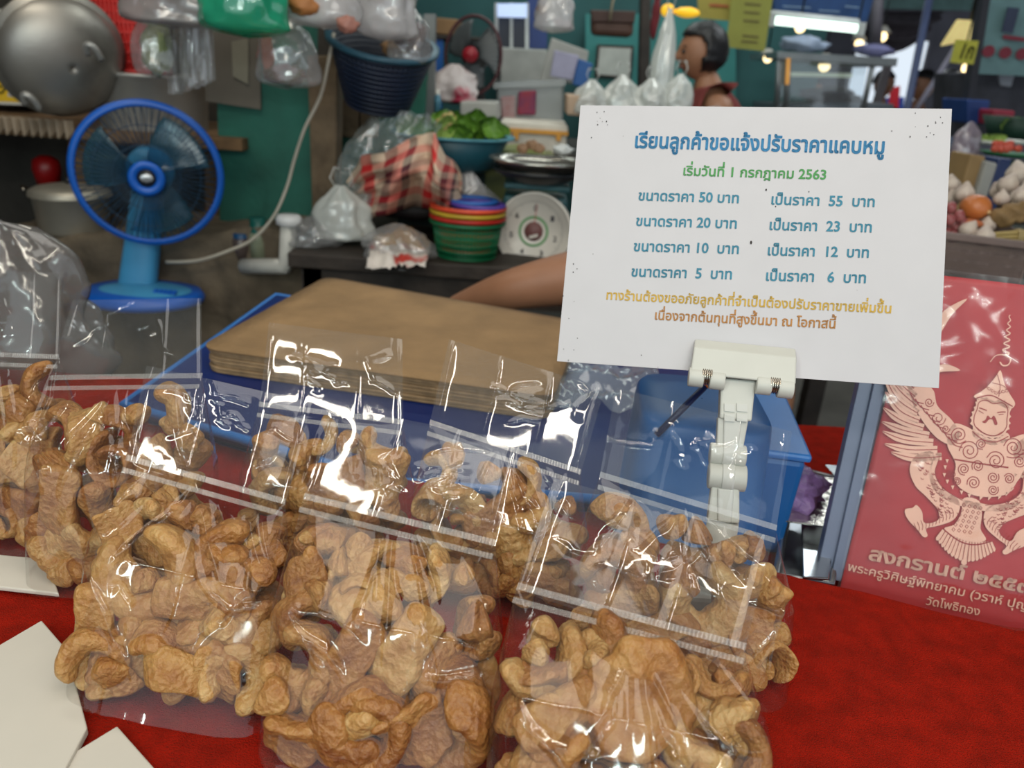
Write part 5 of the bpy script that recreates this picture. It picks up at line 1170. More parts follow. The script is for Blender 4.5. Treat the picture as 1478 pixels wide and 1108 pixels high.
for k, (x, y) in enumerate(((1450, 312), (1466, 306))): lump(('brown ginger lump under the garlic heap at its left', 'brown ginger lump under the garlic heap at its right')[k], 'ginger', x, y, 20, 14, 1.55, M('ginger', (140, 112, 72), .7, var=.3, scale=30), k, .35)
tg = thing('lemongrass_bundle', 'bound bundle of lemongrass stalks at the right of the crate', 'lemongrass', P(1455, 340, 1.49)); mb = MB()
for k in range(8): mb.cyl(P(1430, 338+1.6*k, 1.49+.004*(k % 3)), P(1520, 332+2.2*k, 1.49+.004*(k % 3)), .004, .005, 8)
mb.obj('stalks', M('lemongrass', (168, 146, 88), .6, var=.2), tg)
mb = MB()
for x in (1466, 1470): c = P(x, 341, 1.49); mb.tube([c+V((0, math.cos(a)*.014, math.sin(a)*.014)) for a in [k*.5 for k in range(13)]], .0012, 5, True)
mb.obj('tie', M('tie_tan', (196, 176, 130), .6), tg)
# goods further back on the right
def crateZ(nm, label, cat, tl, tr, Y, zb, mat, th):
    a, b = P(*tl, Y), P(*tr, Y); dx = (zb-a.z)*.03
    o = MB().prism([a, b, V((b.x+dx, Y, zb)), V((a.x+dx, Y, zb))], (0, th, 0)).obj(nm, mat, bevel=.005); return tag(o, label, cat)
crateZ('tan_carton', 'tall tan carton behind the garlic crate', 'box', (1402, 222), (1424, 226), 2.0, nz, M('carton_tan', (150, 122, 80), .7), .1)
crateZ('grey_carton', 'pale grey carton behind the garlic crate, right of the tan carton', 'box', (1424, 232), (1441, 236), 1.98, nz, M('carton_grey', (158, 158, 152), .7), .1)
crateZ('blue_bag', 'dark blue upright bag behind the garlic heap', 'bag', (1442, 228), (1462, 230), 2.05, nz, M('bag_dark_blue', (30, 48, 92), .5), .08)
crateZ('pale_sack', 'pale teal sack beside the right edge of the price card', 'sack', (1360, 235), (1392, 233), 2.1, nz, M('sack_teal', (130, 148, 146), .7, var=.2), .1)
hangbag('lavender translucent bag right of the price card top corner', 1388, 178, 232, 44, 2.4, FILM('lav', tint=(.7, .66, .72), haze=.5, hazecol=(.45, .38, .44), gain=1.3, rough=.15), 51, False)
vt = thing('vegetable_stand', 'tilted stand of vegetable trays at the right edge', 'stand', P(1460, 250, 2.3)); z_ = P(1450, 238, 2.3).z
MB().box((P(1480, 240, 2.5).x+.1, 2.55, z_-.03), (.75, .5, .03)).obj('board', M('board_dark_green', (28, 64, 48), .6), vt); MB().box((P(1480, 240, 2.5).x+.1, 2.6, (z_-.05)/2), (.6, .3, z_-.06)).obj('plinth', dk, vt)
def dish(label, px, py, rx, Y, mat): m = mp(px, py, Y); return tag(MB().lathe([(.001, 0), (rx*m*.8, 0), (rx*m, 4*m), (rx*m*1.05, 4*m), (rx*m*.8, -.003), (.001, -.003)], P(px, py, Y), 32).obj('tray', mat), label, 'tray')
dish('green round tray of tomatoes and carrots at the right edge', 1455, 224, 36, 2.3, M('tray_green', (24, 96, 56), .5)); dish('white tray with pale greens beside the lavender bag', 1424, 206, 24, 2.5, M('tray_white', (206, 208, 200), .5)); dish('white tray of sliced greens behind the tomato tray', 1465, 206, 18, 2.6, MC['tray_white'])
random.seed(5)
for k in range(9): x, y = 1436+8*(k % 5)+random.uniform(-2, 2), 214-5*(k//5)+random.uniform(-2, 2); lump('small red orange tomato on the green round tray', 'tomato', x, y, 6, 5, 2.27+.02*(k//5), M('tomato', (196, 78, 56), .35, var=.2), k, .08, group='tomatoes on the green tray')
for k in range(5): x = 1412+7*k; leaf('pale green cut leaf on the white tray beside the lavender bag', x, 198, 18, 12, 2.5, 60+k, let2, .4)['group'] = 'leaves on the white tray'
for k in range(8): x = 1446+5*k; leaf('green leaf heaped in the dark basket at the right edge', x, 180+random.uniform(-5, 6), 24, 20, 2.75, 70+k, random.choice((let, let2)), .5)['group'] = 'leaves in the dark basket'
tag(MB().lathe([(.001, 0), (.08, 0), (.12, .08), (.11, .08), (.001, .01)], P(1465, 205, 2.8), 28).obj('dark_basket', M('basket_dark_green', (22, 54, 42), .6)), 'dark green basket of leafy greens at the right edge', 'basket')
crate('blue_bin', 'dark blue plastic bin right of the yellow price sign', 'bin', ((1396, 143), (1430, 145), (1424, 180), (1396, 178)), 3.2, M('bin_blue', (26, 58, 120), .5), .2)
crate('red_bin', 'dark red plastic tub right of the blue bin', 'tub', ((1434, 158), (1466, 160), (1462, 182), (1432, 180)), 3.1, M('bin_red', (150, 40, 60), .5), .2)
crate('stall_shelf', 'dark cluttered shelf front behind the blue and red bins', 'shelf', ((1398, 105), (1600, 100), (1600, 200), (1392, 200)), 3.5, M('clutter_dark', (58, 58, 66), .8, var=.5, scale=9), .3)
crate('cloth_rag', 'grey cloth hanging on the dark shelf front', 'cloth', ((1440, 104), (1466, 104), (1460, 126), (1444, 124)), 3.45, M('rag_grey', (150, 152, 160), .8), .01)
# teal menu board
mbd = thing('menu_board', 'pale teal menu board with dark red round pictures at the top right', 'board', P(1450, 110, 3.3))
quad(((1432, -30), (1560, -30), (1530, 112), (1402, 106)), 3.3, 'board_panel', M('board_teal', (104, 138, 140), .6), th=.02, parent=mbd)
quad(((1424, -30), (1434, -30), (1404, 160), (1394, 160)), 3.29, 'board_edge', M('edge_dark', (46, 46, 54), .6), th=.05, parent=mbd)
dr_ = M('print_dark_red', (128, 40, 56), .6)
for x, y in ((1427, 74), (1451, 76), (1475, 78)): m = mp(x, y, 3.28); c = P(x, y, 3.285); MB().add([c+V((9*m*math.cos(k*.3), 0, 8*m*math.sin(k*.3))) for k in range(21)], [list(range(21))], False).obj('printed_picture', dr_, mbd)
quad(((1455, 10), (1472, 12), (1462, 48), (1446, 46)), 3.27, 'dark_patch', M('patch_dark', (52, 60, 84), .6), th=.004, parent=mbd); quad(((1448, 50), (1480, 54), (1480, 60), (1448, 56)), 3.28, 'red_stripe', dr_, th=.003, parent=mbd)
# yellow sign with 1
ys = thing('price_sign', 'small yellow hanging sign with the figure 1', 'sign', P(1392, 92, 3.2))
quad(((1380, 57), (1413, 59), (1405, 93), (1372, 90)), 3.2, 'sign_panel', M('sign_yellow', (190, 186, 66), .6), th=.006, parent=ys)
MB().tube([P(1396, 58, 3.2), V((P(1396, 58, 3.2).x, 3.2, 3.17))], .003, 6).obj('wire', fan_k, ys)
text_on('sign_lettering', '1ก', MC['print_black'], ys, P(1385, 84, 3.197), P(1402, 85, 3.197), .075, V((.12, 0, 1)), .02)
quad(((1384, 28), (1418, 30), (1412, 56), (1360, 66)), 3.9, 'lit_panel', M('panel_glow', (238, 214, 140), .6, emit=.4), 'glowing cream panel above the small yellow sign', 'panel', .02); poles('thin dark rod holding the glowing cream panel', P(1400, 30, 3.91), V((P(1400, 30, 3.91).x, 3.91, 3.17)), .006, fan_k, 'hanging_rod', 'rod')
def bulb(label, px, py, r, Y, col=(255, 226, 170), strength=5, shade=True):
    m = mp(px, py, Y); t = thing('hanging_bulb', label, 'lamp', P(px, py+r, Y), 'hanging bulbs along the aisle')
    MB().blob(P(px, py, Y), r*m, n=16, m=10).obj('bulb', M('bulb_%d' % col[2], col, .4, emit=strength), t); c = P(px, py-r, Y)
    MB().tube([c, c+V((0, 0, .5))], .004, 6).obj('wire', fan_k, t)
    if shade: MB().lathe([(r*m*.6, r*m*1.4), (r*m*1.7, r*m*.2)], P(px, py-r*.7, Y), 20).obj('shade', M('shade_pale', (190, 186, 176), .5), t, solid=.004)
for k, (x, y, r, Y, l) in enumerate(((1190, 95, 8, 4.4, 'warm bulb glowing inside the food cabinet'), (1273, 53, 7, 5.0, 'warm bulb hanging before the dark canopy'), (1240, 63, 6, 5.0, 'white bulb hanging left of the dark canopy'), (1393, 98, 6, 4.0, 'warm bulb under the small yellow sign, upper of two'), (1384, 117, 6, 4.0, 'warm bulb under the small yellow sign, lower of two'), (1108, 84, 6, 4.2, 'warm bulb below the yellow green paper'), (1155, 40, 7, 3.7, 'bright bulb just under the fluorescent tube'))): bulb(l, x, y, r, Y)
# yellow lamps and hanging papers over the person in profile
for k, (x, y, rx, ry) in enumerate(((964, 15, 10, 9), (992, 18, 18, 7))): lump(('round glowing yellow lamp above the person in profile', 'long glowing yellow lamp above the person in profile')[k], 'lamp', x, y, rx, ry, 3.4, M('lamp_yellow', (255, 196, 44), .4, emit=1.0), k, .05, 'yellow_lamp')
yp = thing('notice_sheet', 'yellow green printed sheet hanging right of the person in profile', 'notice', P(1085, 74, 3.5)); ygm = M('sheet_yellow_green', (150, 152, 70), .7, var=.08); yli = M('print_olive', (104, 92, 50), .7)
quad(((1058, -20), (1118, -20), (1104, 74), (1048, 68)), 3.5, 'sheet', ygm, th=.005, parent=yp)
for k, y in enumerate((4, 16, 28, 50, 58)): quad(((1075-k, y), (1098-k, y+2), (1098-k, y+4.5), (1075-k, y+2.5)), 3.495, 'printed_row', yli, th=.002, parent=yp)
yp = thing('notice_sheet', 'yellow sheet with a red heading hanging above the person in profile', 'notice', P(1030, 28, 3.6)); quad(((1006, -20), (1058, -20), (1052, 30), (1008, 26)), 3.6, 'sheet', M('sheet_yellow', (170, 158, 74), .7), th=.005, parent=yp); quad(((1024, 5), (1052, 7), (1052, 11), (1024, 9)), 3.59, 'printed_row', M('print_rust', (176, 96, 60), .7), th=.003, parent=yp)
lump('dark red cloth strip hanging left of the yellow lamps', 'cloth', 946, 25, 6, 30, 3.5, M('cloth_dark_red', (110, 34, 44), .8), 2, .2)
# blue signboard, tube lamp
bs = thing('signboard', 'dark blue shop signboard above the fluorescent tube', 'sign', P(1190, 30, 3.8)); quad(((1116, -30), (1270, -30), (1250, 34), (1118, 26)), 3.8, 'board_panel', M('sign_navy', (28, 66, 116), .6, var=.2), th=.04, parent=bs)
for x, y, w in ((1130, 8, 40), (1182, 14, 30), (1150, 20, 50), (1220, 8, 20)): quad(((x, y), (x+w, y+2), (x+w, y+4), (x, y+2)), 3.79, 'pale_printing', M('print_pale_blue', (124, 150, 176), .7), th=.003, parent=bs)
tl = thing('tube_lamp', 'bright greenish white fluorescent tube lamp under the blue signboard', 'lamp', P(1176, 40, 3.6)); a, b = P(1112, 29, 3.6), P(1241, 42, 3.6)
[MB().tube([q, V((q.x, q.y, 3.17))], .004, 6).obj('wire', fan_k, tl) for q in (a+V((0, .03, .02)), b+V((0, .03, .02)))]
MB().cyl(a, b, .016, n=14).obj('tube', M('tube_glow', (228, 255, 240), .4, emit=4), tl); MB().tube([a+V((0, .03, .02)), b+V((0, .03, .02))], .022, 4).obj('fitting', wm, tl)
for p in (a, b): MB().box(p, (.03, .04, .05)).obj('end_cap', wm, tl)
# food cabinet
fcab = thing('food_cabinet', 'glass fronted food stall cabinet under the fluorescent tube', 'cabinet', P(1205, 160, 4.0)); gm_ = M('frame_grey', (136, 140, 142), .4, metal=.5)
for a, b in (((1126, 74), (1120, 165)), ((1262, 84), (1244, 165)), ((1138, 82), (1134, 165))): MB().cyl(P(*a, 4.0), P(*b, 4.0), .014, n=8).obj('post', gm_, fcab)
quad(((1122, 74), (1296, 84), (1294, 96), (1122, 84)), 3.98, 'top_rail', gm_, th=.5, parent=fcab)
quad(((1136, 84), (1141, 84), (1139, 122), (1134, 122)), 3.97, 'orange_post', M('post_orange_glow', (232, 164, 80), .5, emit=.6), th=.01, parent=fcab)  # orange post, no lamp; its brightness is put in as emission
quad(((1140, 104), (1230, 106), (1230, 112), (1140, 110)), 4.3, 'inner_lamp', M('lamp_inner', (214, 224, 196), .5, emit=.7), th=.02, parent=fcab)
quad(((1124, 84), (1252, 90), (1242, 165), (1120, 165)), 4.0, 'glass_pane', FILM('cab_glass', tint=(.86, .9, .92), haze=.06, gain=1.2), th=.004, parent=fcab)
quad(((1118, 150), (1290, 150), (1290, 260), (1118, 260)), 4.02, 'lower_cabinet', M('cab_lower', (90, 96, 104), .6), th=.4, parent=fcab)
lump('pale blue white bundle of bags on top of the food cabinet', 'bags', 1160, 64, 34, 11, 4.1, M('bundle_pale', (170, 184, 206), .5, var=.2, scale=9), 3, .35, 'bag_pile')
lump('bluish purple folded umbrella on the right of the cabinet top', 'umbrella', 1262, 73, 27, 8, 4.2, M('umbrella_purple', (112, 112, 150), .6, var=.4, scale=6), 4, .3)
lump('dark food in trays inside the glass cabinet', 'food', 1200, 140, 40, 12, 4.3, M('food_dark', (64, 48, 46), .7, var=.4, scale=12), 4, .4)
# canopy, posts, steps of the roof
def can(u, v): p = P(1268+98*u, 16+(36+22*math.sin(math.pi*u))*v, 6.5); return p+V((0, .4*v+.05*math.sin(v*16), 0))
tag(MB().grid(can, 24, 14).obj('canopy', M('canopy_dark', (72, 64, 70), .85, var=.2)), 'dark sagging cloth canopy above the bright market exit', 'canopy')
quad(((1262, -20), (1440, -20), (1440, 16), (1266, 12)), 6.2, 'roof_fascia', M('fascia_teal', (92, 124, 122), .7, var=.2), 'pale teal fascia board above the dark canopy', 'board', .05)
poles('blue grey steel pole before the dark canopy', P(1345, -20, 5.0), V((P(1335, 200, 5.0).x-.1, 5.0, 0)), .022, M('pole_bluegrey', (92, 104, 140), .5), 'steel_pole')
poles('grey steel pole at the left side of the bright exit', P(1284, 85, 5.5), V((P(1258, 200, 5.5).x-.1, 5.5, 0)), .03, M('pole_grey', (118, 112, 116), .5), 'steel_pole')
poles('thin leaning pale steel pole at the right side of the bright exit', P(1388, 55, 5.2), P(1318, 165, 5.2), .015, M('pole_pale', (176, 172, 190), .5), 'steel_pole')
poles('dark grey post left of the bright exit, above the cabinet', P(1268, -20, 4.4), P(1262, 80, 4.4), .03, M('pole_dark', (84, 80, 88), .6), 'dark_post')
struct(MB().box((9.6, 13, 1.7), (7.2, .1, 3.4)).obj('wall_far', M('wall_far_grey', (86, 84, 92), .8, var=.3, scale=2)))
struct(MB().box((3.3, 13, 1.7), (3.2, .1, 3.4)).obj('wall_end', MC['wall_far_grey']))
struct(MB().box((5.45, 13, 2.75), (1.1, .1, 1.3)).obj('wall_lintel', MC['wall_far_grey']))
crate('red_stall_cloth', 'red cloth hanging low in the bright exit', 'cloth', ((1286, 126), (1300, 124), (1282, 326), (1268, 326)), 8.0, M('red_far', (216, 40, 52), .7), .03)
crate('blue_crate', 'blue crate at the foot of the bright exit', 'crate', ((1286, 142), (1306, 140), (1286, 326), (1266, 326)), 8.1, M('blue_far', (50, 90, 190), .7), .2)
crate('notice_board', 'grey notice board above the pale figure by the exit', 'board', ((1357, 104), (1378, 104), (1374, 116), (1358, 114)), 5.5, M('board_far', (150, 150, 170), .7), .03)
# ================================================================ people
skin = M('skin_tan', (158, 112, 84), .5, var=.06, scale=20, bump=.05); hairm = M('hair_black', (20, 18, 20), .45, var=.3, scale=60, bump=.3)
def skinmesh(name, joints, bones, mat, parent, off, sub=2):
    me = bpy.data.meshes.new(name); ks = list(joints); me.from_pydata([V(joints[k][0])-off for k in ks], [(ks.index(a), ks.index(b)) for a, b in bones], [])
    o = bpy.data.objects.new(name, me); COL.objects.link(o); me.materials.append(mat)
    sk = o.modifiers.new('skin', 'SKIN'); sk.use_smooth_shade = True
    for i, k in enumerate(ks):
        r = joints[k][1]; me.skin_vertices[0].data[i].radius = r if hasattr(r, '__len__') else (r, r)
        me.skin_vertices[0].data[i].use_root = (i == 0)
    s_ = o.modifiers.new('sub', 'SUBSURF'); s_.levels = sub; s_.render_levels = sub
    if parent: o.parent = parent
    WL[o.name] = off.copy(); return o
def headmesh(mb, c, h, fwd, up=V((0, 0, 1))):
    """head with brow, nose, lips, chin; c is the middle of the head, h its height"""
    fwd = V(fwd).normalized(); rt = fwd.cross(up).normalized(); up = rt.cross(fwd)
    R = Matrix((rt, fwd, up)).transposed()
    def g(x, m, s): return math.exp(-((x-m)/s)**2)
    def fn(p, d):
        z = d.z; x, y, zz = p
        if z < 0: x *= 1-.28*z*z; y = y*(1-.10*z*z)+.10*h*(-z)**1.5*(.35 if d.y > 0 else -.15)
        front = max(0, d.y)
        y += h*front**8*(.17*g(z, -.10, .15)*g(d.x, 0, .16)+.035*g(z, -.42, .07)*g(d.x, 0, .3)+.03*g(z, -.54, .07)*g(d.x, 0, .3)+.03*g(z, .2, .12)-.03*g(z, .06, .08)*(g(d.x, .35, .16)+g(d.x, -.35, .16))+.04*g(z, -.8, .12))
        return V((x, y, zz))
    return mb.blob(c, (h*.36, h*.44, h*.5), 0, 1, 0, 40, 34, R, fn), R
def person(label, root, joints, bones, head_c, head_h, fwd, clothes, hair_cut, hands=(), up=V((0, 0, 1))):
    t = thing('person', label, 'person', root); root = V(root)
    body = skinmesh('body', joints, bones, skin, t, root)
    mb, R = headmesh(MB(), head_c, head_h, fwd, up); mb.obj('head', skin, t)
    for s_ in (-1, 1):
        MB().blob(head_c+R @ V((s_*.145, .385, .03))*head_h, head_h*.045, n=12, m=8).obj('eye', M('eye_dark', (28, 22, 20), .2), t)
        MB().blob(head_c+R @ V((s_*.37, -.02, -.02))*head_h, (head_h*.03, head_h*.07, head_h*.12), .1, 2, 1, 12, 8, R).obj('ear', skin, t)
        MB().tube([head_c+R @ V((s_*a, .40-abs(a-.15)*.3, .11+.02*math.sin((a-.07)*14)))*head_h for a in (.07, .12, .17, .22)], head_h*.014, 5).obj('eyebrow', hairm, t)
    MB().tube([head_c+R @ V((a, .435-abs(a)*.35, -.245))*head_h for a in (-.12, -.06, 0, .06, .12)], head_h*.018, 6).obj('mouth', M('lip', (140, 78, 70), .5), t)
    hb = MB(); hb.blob(head_c+R @ V((0, -.04, .06))*head_h, (head_h*.43, head_h*.50, head_h*.52), .05, 4, 2, 40, 30, R, hair_cut); hb.obj('hair', hairm, t)
    for nm, j, b, mat in clothes: skinmesh(nm, j, b, mat, t, root)
    for w, d, nn_, s_, curl in hands:      # wrist, direction, back-of-hand normal, thumb side
        d = V(d).normalized(); sd = d.cross(V(nn_)).normalized()*s_; nn_ = V(nn_)
        j = {'w': (w, .024), 'p': (w+d*.045, (.018, .036)), 'k': (w+d*.085, (.014, .036))}
        skinmesh('hand', j, [('w', 'p'), ('p', 'k')], skin, t, root, 2)
        for i, (o_, L_) in enumerate(((.028, .068), (.010, .076), (-.009, .070), (-.027, .056))):
            a = w+d*.082+sd*o_; p1 = a+d*L_*.45-nn_*curl*.012; p2 = a+d*L_*.75-nn_*curl*.032; p3 = a+d*L_*.92-nn_*curl*.05
            skinmesh('finger', {'a': (a, .009), 'b': (p1, .0085), 'c': (p2, .0078), 'd': (p3, .0065)}, [('a', 'b'), ('b', 'c'), ('c', 'd')], skin, t, root, 2)
        a = w+d*.03+sd*.026; skinmesh('thumb', {'a': (a, .012), 'b': (a+d*.03+sd*.026, .0105), 'c': (a+d*.056+sd*.034-nn_*.012, .008)}, [('a', 'b'), ('b', 'c')], skin, t, root, 2)
    return t
def bob(p, d):
    # chin-length bob: open over the face, falling to the nape
    if d.y > .30 and d.z < .42: p = V((p.x*.86, min(p.y, p.y*.30), p.z))
    if d.z < -.35: p = V((p.x*1.05, p.y*1.05, p.z*.92))
    return p
def crop(p, d):
    if d.y > .2 and d.z < .40: p = V((p.x*.84, p.y*.25, p.z))
    if d.z < -.2: p = V((p.x*.8, p.y*.8, p.z*.5))
    return p
# woman in profile at the rear (looks to the left)
Yw = 3.15; hc = P(1012, 76, Yw); hh_ = 80*mp(1012, 76, Yw); fw = V((-1, -.12, -.10)).normalized()
nk = V((hc.x+.035, hc.y, hc.z-hh_*.44)); rt_ = V((hc.x+.07, Yw, 0)); sh = nk+V((.03, 0, -.05)); hp = V((sh.x+.05, Yw+.02, max(.62, sh.z-.48)))
J = {'pel': (hp, (.12, .14)), 'chest': (sh+V((0, 0, -.12)), (.10, .14)), 'nb': (nk+V((.01, 0, -.02)), .05), 'neck': (V((hc.x+.02, hc.y, hc.z-hh_*.25)), .047)}
Bn = [('pel', 'chest'), ('chest', 'nb'), ('nb', 'neck')]
for s_, y in (('l', .17), ('r', -.17)):
    J['sh'+s_] = (sh+V((0, y, -.03)), .052); J['el'+s_] = (sh+V((-.05, y*1.15, -.29)), .04); J['wr'+s_] = (sh+V((-.27, y*.9, -.34)), .027)
    J['kn'+s_] = (V((hp.x-.02, Yw+y*.5, hp.z*.52)), .06); J['an'+s_] = (V((hp.x, Yw+y*.5, .07)), .04); J['ft'+s_] = (V((hp.x-.16, Yw+y*.5, .035)), .035)
    Bn += [('chest', 'sh'+s_), ('sh'+s_, 'el'+s_), ('el'+s_, 'wr'+s_), ('pel', 'kn'+s_), ('kn'+s_, 'an'+s_), ('an'+s_, 'ft'+s_)]
vest = M('vest_brick', (134, 60, 56), .8, var=.12); sleeve = M('sleeve_grey', (176, 168, 168), .8); colr = M('collar_navy', (30, 32, 46), .8); trou = M('trousers_dark', (40, 42, 54), .8)
cl = [('vest', {'pel': (hp+V((0, 0, .02)), (.135, .155)), 'c': (sh+V((0, 0, -.14)), (.115, .165)), 't': (sh+V((0, 0, -.03)), (.085, .15)), 'n': (nk+V((.012, 0, -.035)), .068), 'ls': (J['shl'][0]+V((0, -.03, .012)), .064), 'rs': (J['shr'][0]+V((0, .03, .012)), .064)}, [('pel', 'c'), ('c', 't'), ('t', 'n'), ('t', 'ls'), ('t', 'rs')], vest),
      ('collar', {'a': (nk+V((.012, 0, -.05)), .064), 'b': (nk+V((.012, 0, -.022)), .058)}, [('a', 'b')], colr),
      ('trousers', {'p': (hp, (.135, .155)), 'kl': (J['knl'][0], .075), 'al': (J['anl'][0]+V((0, 0, .05)), .06), 'kr': (J['knr'][0], .075), 'ar': (J['anr'][0]+V((0, 0, .05)), .06)}, [('p', 'kl'), ('kl', 'al'), ('p', 'kr'), ('kr', 'ar')], trou)]
for s_ in 'lr': a, b = J['sh'+s_][0], J['el'+s_][0]; cl.append(('sleeve', {'a': (a, .068), 'b': (a.lerp(b, .7), .058)}, [('a', 'b')], sleeve))
person('person with black bob in a brick red vest, facing left behind the price card', rt_, J, Bn, hc, hh_*.92, fw, cl, bob, [(J['wrl'][0], (-1, 0, -.1), (0, 0, 1), 1, .6), (J['wrr'][0], (-1, 0, -.1), (0, 0, 1), -1, .6)])
# seated vendor mostly hidden by the card; the bare arm reaches down to the left
Yv = 1.36
hc = P(985, 288, 1.40); fw = V((-.75, -.5, -.35)).normalized(); nb_ = V((hc.x+.045, 1.43, hc.z-.135)); shl = P(872, 392, 1.36); shr = P(1085, 405, 1.52); hp = V(((shl.x+shr.x)/2+.05, 1.55, .52))
chest = (shl+shr)/2+V((.0, .02, -.08)); elb = P(742, 416, 1.34); wr = P(642, 452, 1.46)
J = {'pel': (hp, (.15, .13)), 'chest': (chest, (.15, .11)), 'nb': (nb_, .056), 'neck': (V((hc.x+.02, hc.y+.01, hc.z-.07)), .05), 'shl': (shl, .060), 'mid': (shl.lerp(elb, .55), .050), 'elb': (elb, .040), 'fo': (elb.lerp(wr, .4), .036), 'wr': (wr, .025),
     'shr': (shr, .056), 'er': (shr+V((.10, -.02, -.26)), .042), 'wrr': (shr+V((-.06, -.16, -.32)), .027)}
Bn = [('pel', 'chest'), ('chest', 'nb'), ('nb', 'neck'), ('chest', 'shl'), ('shl', 'mid'), ('mid', 'elb'), ('elb', 'fo'), ('fo', 'wr'), ('chest', 'shr'), ('shr', 'er'), ('er', 'wrr')]
for s_, dx in (('l', -.1), ('r', .1)):
    k_ = hp+V((dx*1.5-.03, -.36+.02, -.02)); k_.y = max(k_.y, 1.30); J['k'+s_] = (k_, .07); J['a'+s_] = (V((k_.x, k_.y+.02, .08)), .042); J['f'+s_] = (V((k_.x-.02, k_.y-.12, .04)), .036); Bn += [('pel', 'k'+s_), ('k'+s_, 'a'+s_), ('a'+s_, 'f'+s_)]
shirt = M('shirt_red', (176, 24, 34), .8, var=.15)
cl = [('shirt', {'p': (hp, (.165, .145)), 'c': (chest, (.165, .125)), 'n': (nb_+V((0, 0, -.05)), .075), 'sl': (shl+V((.015, 0, -.012)), .070), 'sr': (shr, .072), 'se': (shr.lerp(J['er'][0], .55), .06)}, [('p', 'c'), ('c', 'n'), ('c', 'sl'), ('c', 'sr'), ('sr', 'se')], shirt),
      ('trousers', {'p': (hp+V((0, 0, -.02)), (.16, .14)), 'kl': (J['kl'][0], .085), 'al': (J['al'][0]+V((0, 0, .04)), .06), 'kr': (J['kr'][0], .085), 'ar': (J['ar'][0]+V((0, 0, .04)), .06)}, [('p', 'kl'), ('kl', 'al'), ('p', 'kr'), ('kr', 'ar')], trou)]
person('person in a red shirt behind the price card, bare arm reaching down left', V((hp.x, hp.y, 0)), J, Bn, hc, .225, fw, cl, bob, [(wr, wr-elb, (0, -.5, .85), 1, .8), (J['wrr'][0], (-1, -.3, -.2), (0, 0, 1), -1, .8)])
stl_ = thing('stool', 'low plastic stool the person in the red shirt sits on', 'stool', (hp.x, hp.y, 0)); MB().lathe([(.001, .38), (.15, .38), (.16, .37), (.15, .35)], (hp.x, hp.y+.02, 0), 28).obj('seat', MC['bin_blue'], stl_)
for a in range(4): q = math.pi/4+a*math.pi/2; MB().tube([(hp.x+.12*math.cos(q), hp.y+.02+.12*math.sin(q), .36), (hp.x+.17*math.cos(q), hp.y+.02+.17*math.sin(q), 0)], .015, 8).obj('leg', MC['bin_blue'], stl_)
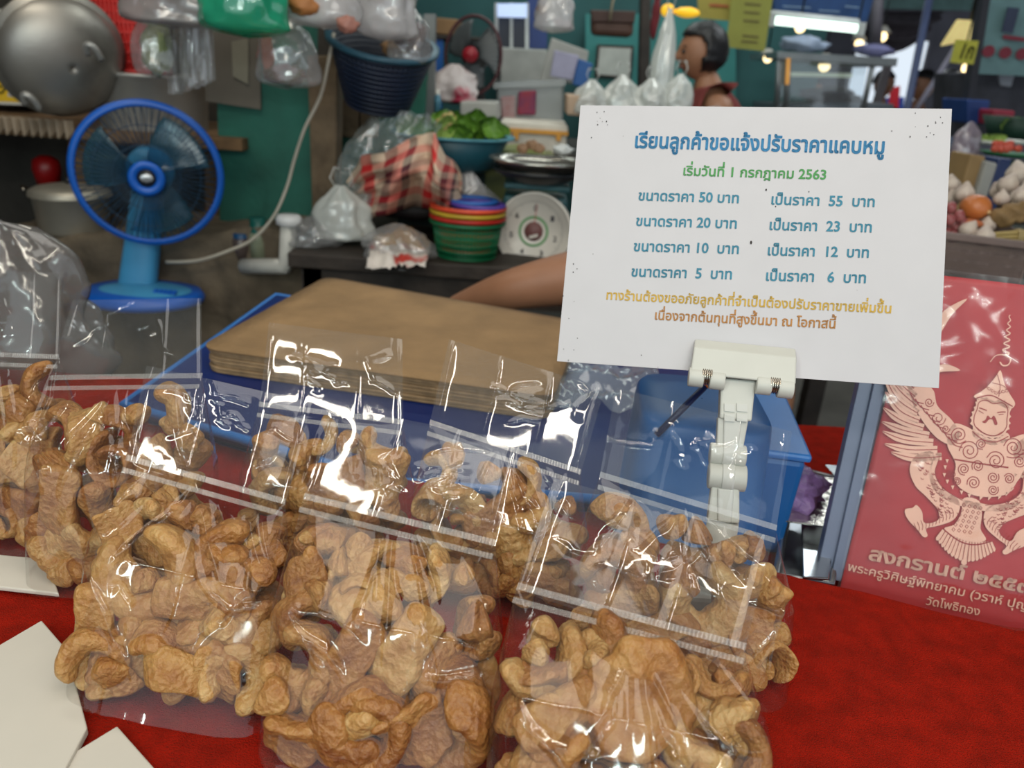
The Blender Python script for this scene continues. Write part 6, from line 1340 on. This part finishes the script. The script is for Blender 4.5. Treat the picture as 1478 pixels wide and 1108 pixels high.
# far passers-by
def passer(label, px, py_head, Y, col, fwd, hgt=None):
    hc = P(px, py_head, Y); H = hc.z+.10; s_ = max(.85, H/1.65); x, y = hc.x, hc.y; r = V((V(fwd).normalized().y, -V(fwd).normalized().x, 0))
    J = {'pel': (V((x, y, H*.52)), (.12*s_, .10*s_)), 'ch': (V((x, y, H*.74)), (.14*s_, .10*s_)), 'nb': (V((x, y, H*.84)), .05*s_), 'nk': (V((x, y, H*.88)), .045*s_)}; B = [('pel', 'ch'), ('ch', 'nb'), ('nb', 'nk')]
    for q, n_ in ((1, 'l'), (-1, 'r')):
        J['s'+n_] = (V((x, y, H*.80))+r*q*.17*s_, .05*s_); J['e'+n_] = (V((x, y, H*.62))+r*q*.21*s_, .04*s_); J['w'+n_] = (V((x, y, H*.50))+r*q*.19*s_+V(fwd)*.08, .028*s_)
        J['k'+n_] = (V((x, y, H*.28))+r*q*.09*s_, .065*s_); J['a'+n_] = (V((x, y, .08))+r*q*.09*s_, .042*s_); J['f'+n_] = (V((x, y, .035))+r*q*.09*s_+V(fwd)*.13, .035)
        B += [('ch', 's'+n_), ('s'+n_, 'e'+n_), ('e'+n_, 'w'+n_), ('pel', 'k'+n_), ('k'+n_, 'a'+n_), ('a'+n_, 'f'+n_)]
    mt_ = M('top_%d_%d' % (px, py_head), col, .8)
    cl = [('shirt', {'p': (V((x, y, H*.50)), (.135*s_, .115*s_)), 'c': (V((x, y, H*.74)), (.15*s_, .115*s_)), 'n': (V((x, y, H*.825)), .07*s_), 'sl': (J['sl'][0], .064*s_), 'el': (J['sl'][0].lerp(J['el'][0], .6), .055*s_), 'sr': (J['sr'][0], .064*s_), 'er': (J['sr'][0].lerp(J['er'][0], .6), .055*s_)}, [('p', 'c'), ('c', 'n'), ('c', 'sl'), ('sl', 'el'), ('c', 'sr'), ('sr', 'er')], mt_),
          ('trousers', {'p': (V((x, y, H*.5)), (.13*s_, .11*s_)), 'kl': (J['kl'][0], .08*s_), 'al': (J['al'][0]+V((0, 0, .03)), .055*s_), 'kr': (J['kr'][0], .08*s_), 'ar': (J['ar'][0]+V((0, 0, .03)), .055*s_)}, [('p', 'kl'), ('kl', 'al'), ('p', 'kr'), ('kr', 'ar')], trou)]
    person(label, V((x, y, 0)), J, B, hc, .22*s_, fwd, cl, crop, [(J['wl'][0], (0, 0, -1), (0, -1, 0), 1, .6), (J['wr'][0], (0, 0, -1), (0, -1, 0), -1, .6)])
passer('dark haired person in a rust top behind the glass food cabinet', 1166, 132, 5.1, (110, 62, 52), V((.8, -.5, 0)))
passer('person in black with a yellowish scarf standing in the bright exit', 1276, 122, 6.6, (64, 58, 44), V((.2, -.9, 0)))
passer('person in dark blue beside the leaning pole at the bright exit', 1331, 124, 5.8, (52, 60, 84), V((-.9, -.3, 0)))
passer('person in a pale grey blue top right of the bright exit', 1366, 126, 5.4, (132, 142, 164), V((-.5, -.8, 0)))
# ================================================================ grey plastic bundle at the far left
gp = FILM('bundle_film', tint=(.72, .72, .72), haze=.30, hazecol=(.34, .33, .32), gain=1.1, rough=.12)
def bun(u, v):
    a = 2*math.pi*u; k = v; c = P(25, 560, 1.0); m = mp(25, 440, 1.0); r = (.35+.65*math.sin(math.pi*min(1, .25+k*.75)))*(1 if k < .97 else .4); fo = 1+.34*noise.noise(V((math.cos(a)*2, math.sin(a)*2, k*3)))+.10*abs(noise.noise(V((math.cos(a)*6, math.sin(a)*6, k*8))))
    return c+V((math.cos(a)*130*m*r*fo, math.sin(a)*75*m*r*fo, 255*m*k*(1+.08*noise.noise(V((a, k*3, 1))))))
tag(MB().grid(bun, 70, 50, True).obj('plastic_bundle', gp), 'heap of grey crumpled clear plastic at the left edge behind the snack bags', 'plastic')
def bun2(u, v): p = P(-40+190*u, 300+240*v, 1.0-.1*math.sin(math.pi*u)); return p+V((0, .05*noise.noise(V((u*4, v*4, 1)))+.03*abs(noise.noise(V((u*10, v*9, 2)))), .02*noise.noise(V((u*7, v*5, 3)))))
